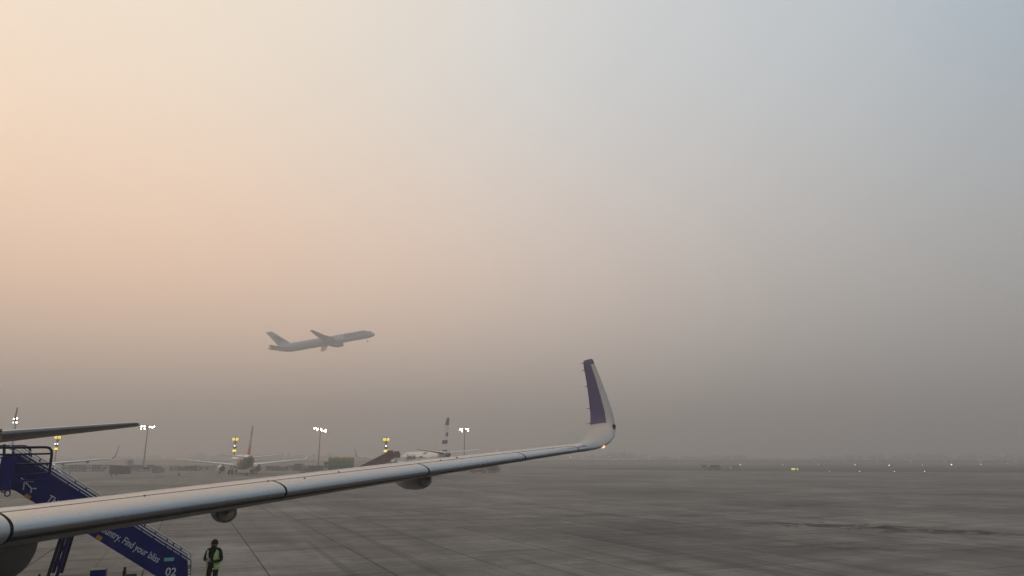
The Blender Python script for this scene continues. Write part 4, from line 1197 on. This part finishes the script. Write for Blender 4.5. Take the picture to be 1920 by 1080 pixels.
tug(861, 236, .2, 'small baggage tractor under the wing, left of the belt loader', M['pale'])
tug(868, 243, -.3, 'small dark baggage tractor beside the paler one under the wing', M['cargo2'])
tug(876, 240, .1, 'dark baggage tractor under the wing, nearest the pale cart', M['cargo'])
# belt loader with raised conveyor under the wing
bl = empty('belt_loader', gnd(897, 215), radians(5), 'brown belt loader with raised conveyor seen just below the silver wing', 'belt loader')
b = MB(); b.prism([(-2.4, .4), (-2.2, 1.0), (1.2, 1.1), (2.0, .9), (2.0, .4)], -.9, .9); bevel(b.build('body', M['rust'], bl), .05)
b = MB(); b.bar((-3.2, 0, .9), (4.4, 0, 2.6), 1.0, .25); b.build('conveyor', M['black'], bl)
b = MB(); b.box((1.0, .5, 1.5), (1.1, .8, .9)); b.build('cab', M['cargo2'], bl)
for sx in (-1.4, 1.3):
    for sy in (-.8, .8): wheel('wheel', bl, (sx, sy, .38), .38, .25)
cart(887, 222, 'pale open cart left of the belt loader', M['pale'], False, .1, 'pale')
for i, (px, Y, cg, w_) in enumerate(((916, 228, 'cargo2', 'nearest the belt loader'), (923, 224, 'cargo', 'in the middle of the three right of the belt loader'), (930, 230, 'greendark', 'rightmost beyond the belt loader, at the wing edge'))):
    cart(px, Y, 'covered baggage cart %s' % w_, M['cargo2'], True, .3 * i, cg)
# scaffold-like tower and far huts left
tw_ = empty('steel_tower', gnd(243, 300), 0, 'faint square steel tower behind the dark containers', 'tower')
for sx in (-1.1, 1.1):
    for sy in (-1.1, 1.1): p = MB(); p.bar((sx, sy, 0), (sx, sy, 3.9), .14); p.build('leg', M['cargo2'], tw_)
for z_ in (1.2, 2.4, 3.9): p = MB(); p.box((0, 0, z_), (2.5, 2.5, .12)); p.build('deck', M['cargo2'], tw_)
p = MB(); p.box((.3, 0, 2.3), (1.3, 1.6, 2.6)); p.build('cabinet', M['wallgrey'], tw_)


# ---- crew and cones seen as specks under the far aircraft
def cone(px, py, label):
    Y = gy(py); r = empty('safety_cone', gnd(px, Y), 0, label, 'cone', 'safety cones on the apron')
    b = MB(); b.box((0, 0, .03), (.5, .5, .06)); b.build('base', M['rubber'], r)
    b = MB(); b.tube((0, 0, .06), (0, 0, .9), .2, .04, 12); b.build('cone', M['cargo'], r)


for px, py, w_ in ((213, 893, 'in front of the leftmost dark container'), (222, 892, 'right of another cone before the dark containers'), (338.5, 892, 'alone left of the red tailed airliner'), (414, 889, 'beside the left engine of the red tailed airliner'),
                   (466, 892, 'behind the tail of the red tailed airliner'), (483, 889, 'beside the right engine of the red tailed airliner'), (567, 888, 'beside the right wing tip of the red tailed airliner'), (127, 891, 'right of the engine behind the blue stairs'), (134, 890.5, 'second right of the engine behind the blue stairs')):
    cone(px, py, 'small dark safety cone %s' % w_)


# ================================================================== airfield lights and signs
def afl(px, py, Y, label, s=1.0):
    p = at(px, py, Y); r = empty('airfield_light', (p.x, p.y, -.045), 0, label, 'light', 'airfield edge lights')
    b = MB(); b.tube((0, 0, 0), (0, 0, max(p.z, .25)), .05, .05, 6); b.build('stem', M['pole'], r)
    b = MB(); z_ = max(p.z, .25); rad = .00036 * Y * s; b.lathe([(-rad, .01), (-rad * .6, rad * .8), (0, rad), (rad * .6, rad * .8), (rad, .01)], 10, 0, Matrix.Translation((0, 0, z_)) @ Matrix.Rotation(pi / 2, 4, 'Y')); b.build('lamp', M['edge'], r)


far_l = [(334, 859.5, .8), (1070, 857, .9), (1141, 856.5, .9), (1211, 857.5, .7), (1203, 868, .6), (1375, 860, .9), (1351, 870, .5), (1388, 871, 1.3), (1467, 871, 1.0), (1534.5, 871, 1.0), (1603.3, 871.3, 1.1), (1667, 872, 1.5), (1729.5, 871.5, 1.0), (1784, 871, 1.9), (1839, 870.5, 1.0), (1890, 869.3, .9), (1883, 853.5, .6)]
FARN = ['tiny pale light on the horizon left of the red tailed airliner', 'faint far light just under the wing tip bend, first right of the silver wing', 'faint far light directly below the purple winglet',
        'faint far light, first one right of the purple winglet', 'dim lower light just below the first one right of the winglet', 'faint high light above the brighter taxiway light left of centre right', 'dimmest far light between the winglet and the yellow taxiway sign',
        'bright taxiway light left of the yellow taxiway sign', 'white taxiway light hanging just above and left of the yellow sign', 'first white taxiway light right of the yellow taxiway sign', 'second white taxiway light right of the yellow taxiway sign',
        'third white taxiway light right of the yellow taxiway sign, fairly bright', 'dim taxiway light just left of the brightest one', 'brightest white taxiway light, far right of the picture', 'taxiway light just right of the brightest one',
        'taxiway light nearest the right edge of the picture', 'faint lone light high above the row near the right edge']
for i, (px, py, s) in enumerate(far_l):
    afl(px, py, 420, FARN[i], s)
near_l = [(1100, 876, .6), (1332, 878, .4), (1555, 885, .8), (1612, 885.7, .9), (1677, 886, 1.0), (1734, 886, 1.0)]
NEARN = ['dim low light on the apron edge under the wing tip', 'dimmest apron edge light, between the winglet and the yellow sign', 'apron edge light nearest the yellow taxiway sign', 'second apron edge light right of the yellow taxiway sign',
         'third apron edge light right of the yellow taxiway sign', 'rightmost apron edge light, nearly under the brightest taxiway light']
for i, (px, py, s) in enumerate(near_l):
    afl(px, py, gy(py) + 6 if py < 880 else 236, NEARN[i], s)
sg = empty('taxiway_sign', gnd(1487, 255), 0, 'small yellow lit taxiway sign at the far edge of the apron on the right', 'sign')
for x0, w_ in ((-.3, 1.35), (1.15, .5)):
    b = MB(); b.box((x0, 0, .62), (w_ + .12, .3, .8)); o_ = b.build('sign_box', M['signframe'], sg)
    b = MB(); b.box((x0, -.16, .62), (w_, .02, .6)); b.build('lit_panel', M['dimyellow'], o_)
    b = MB(); b.box((x0, 0, .06), (.1, .1, .2)); b.build('leg', M['pole'], sg)


cabin(1315, 1324, 872, 878.5, 'faint grey hut on the right beyond the apron, left of a grey van', M['wallgrey'], 1)
van = empty('service_van', gnd(1327, 262), 0, 'faint dull grey service van beyond the apron, just right of a grey hut', 'van')
b = MB(); b.prism([(0, .35), (0, 1.3), (.5, 1.45), (.95, 2.0), (4.4, 2.0), (4.5, .35)], 0, 1.8); bevel(b.build('body', M['wallgrey'], van), .06)
b = MB(); b.box((1.3, -.01, 1.6), (.8, .03, .4)); b.box((2.8, -.01, 1.6), (1.6, .03, .4)); b.build('side_window', M['glass'], van)
for x_ in (.8, 3.6):
    for y in (.1, 1.7): wheel('wheel', van, (x_, y, .33), .33, .2)
cabin(1372, 1385, 873.5, 879.5, 'faint pale hut on the right beyond the apron, left of the yellow sign', M['pale'], 2)


# ================================================================== far field: boundary wall, shrubs, trees
def far_wall():
    b = MB()
    for k in range(60):
        x0 = -900 + k * 30.0; b.box((x0 + 15, 700 + 30 * sin(k * .21), 1.3 + .15 * (k % 3)), (29.8, .35, 2.7))
    return b.build('boundary_wall', M['wallgrey'])


tag(far_wall(), 'long low grey boundary wall beyond the runway, almost lost in the haze', 'wall')
rnd = random.Random(3)
tl = MB()
for k in range(900):
    x0 = rnd.uniform(-1150, 1250); y0 = rnd.uniform(1120, 1330); hgt = rnd.uniform(4.5, 11) * (1.0 + .35 * sin(x0 * .011) + .25 * sin(x0 * .037 + 1)); wd = rnd.uniform(6, 16)
    for j in range(7):
        cx_, cz_ = x0 + rnd.uniform(-wd, wd) * .5, hgt * rnd.uniform(.35, .85); rr_ = rnd.uniform(1.4, 3.2)
        vs = []
        for t in range(6): vs.append((cx_ + rr_ * cos(t * pi / 3 + j) * rnd.uniform(.7, 1.2), y0 + rnd.uniform(-1, 1), cz_ + rr_ * .8 * sin(t * pi / 3 + j) * rnd.uniform(.7, 1.2)))
        vs += [(cx_, y0 - 2, cz_), (cx_, y0 + 2, cz_)]
        tl.add(vs, [(t, (t + 1) % 6, 6) for t in range(6)] + [((t + 1) % 6, t, 7) for t in range(6)])
    tl.tube((x0, y0, 0), (x0, y0, hgt * .5), .3, .2, 5, 1)
tlo = tl.build('distant_tree_line', [M['treefar'], M['bark']]); tag(tlo, 'faint dark line of trees and scrub on the hazy horizon', 'trees', kind='stuff')

# ================================================================== haze
hz = MB(); hz.box((0, 1150, 70.5), (4400, 3300, 143)); ho = hz.build('haze', bpy.data.materials.new('smog')); tag(ho, 'grey brown morning smog filling the air over the airfield', 'haze', kind='stuff')
hm = ho.data.materials[0]; hm.use_nodes = True; hn = hm.node_tree; hn.nodes.clear()
vol = hn.nodes.new('ShaderNodeVolumePrincipled'); vol.inputs['Density'].default_value = 0.0019
vol.inputs['Color'].default_value = (.785, .752, .732, 1); vol.inputs['Anisotropy'].default_value = .35
hout = hn.nodes.new('ShaderNodeOutputMaterial'); hn.links.new(vol.outputs[0], hout.inputs['Volume'])
hm.cycles.homogeneous_volume = True
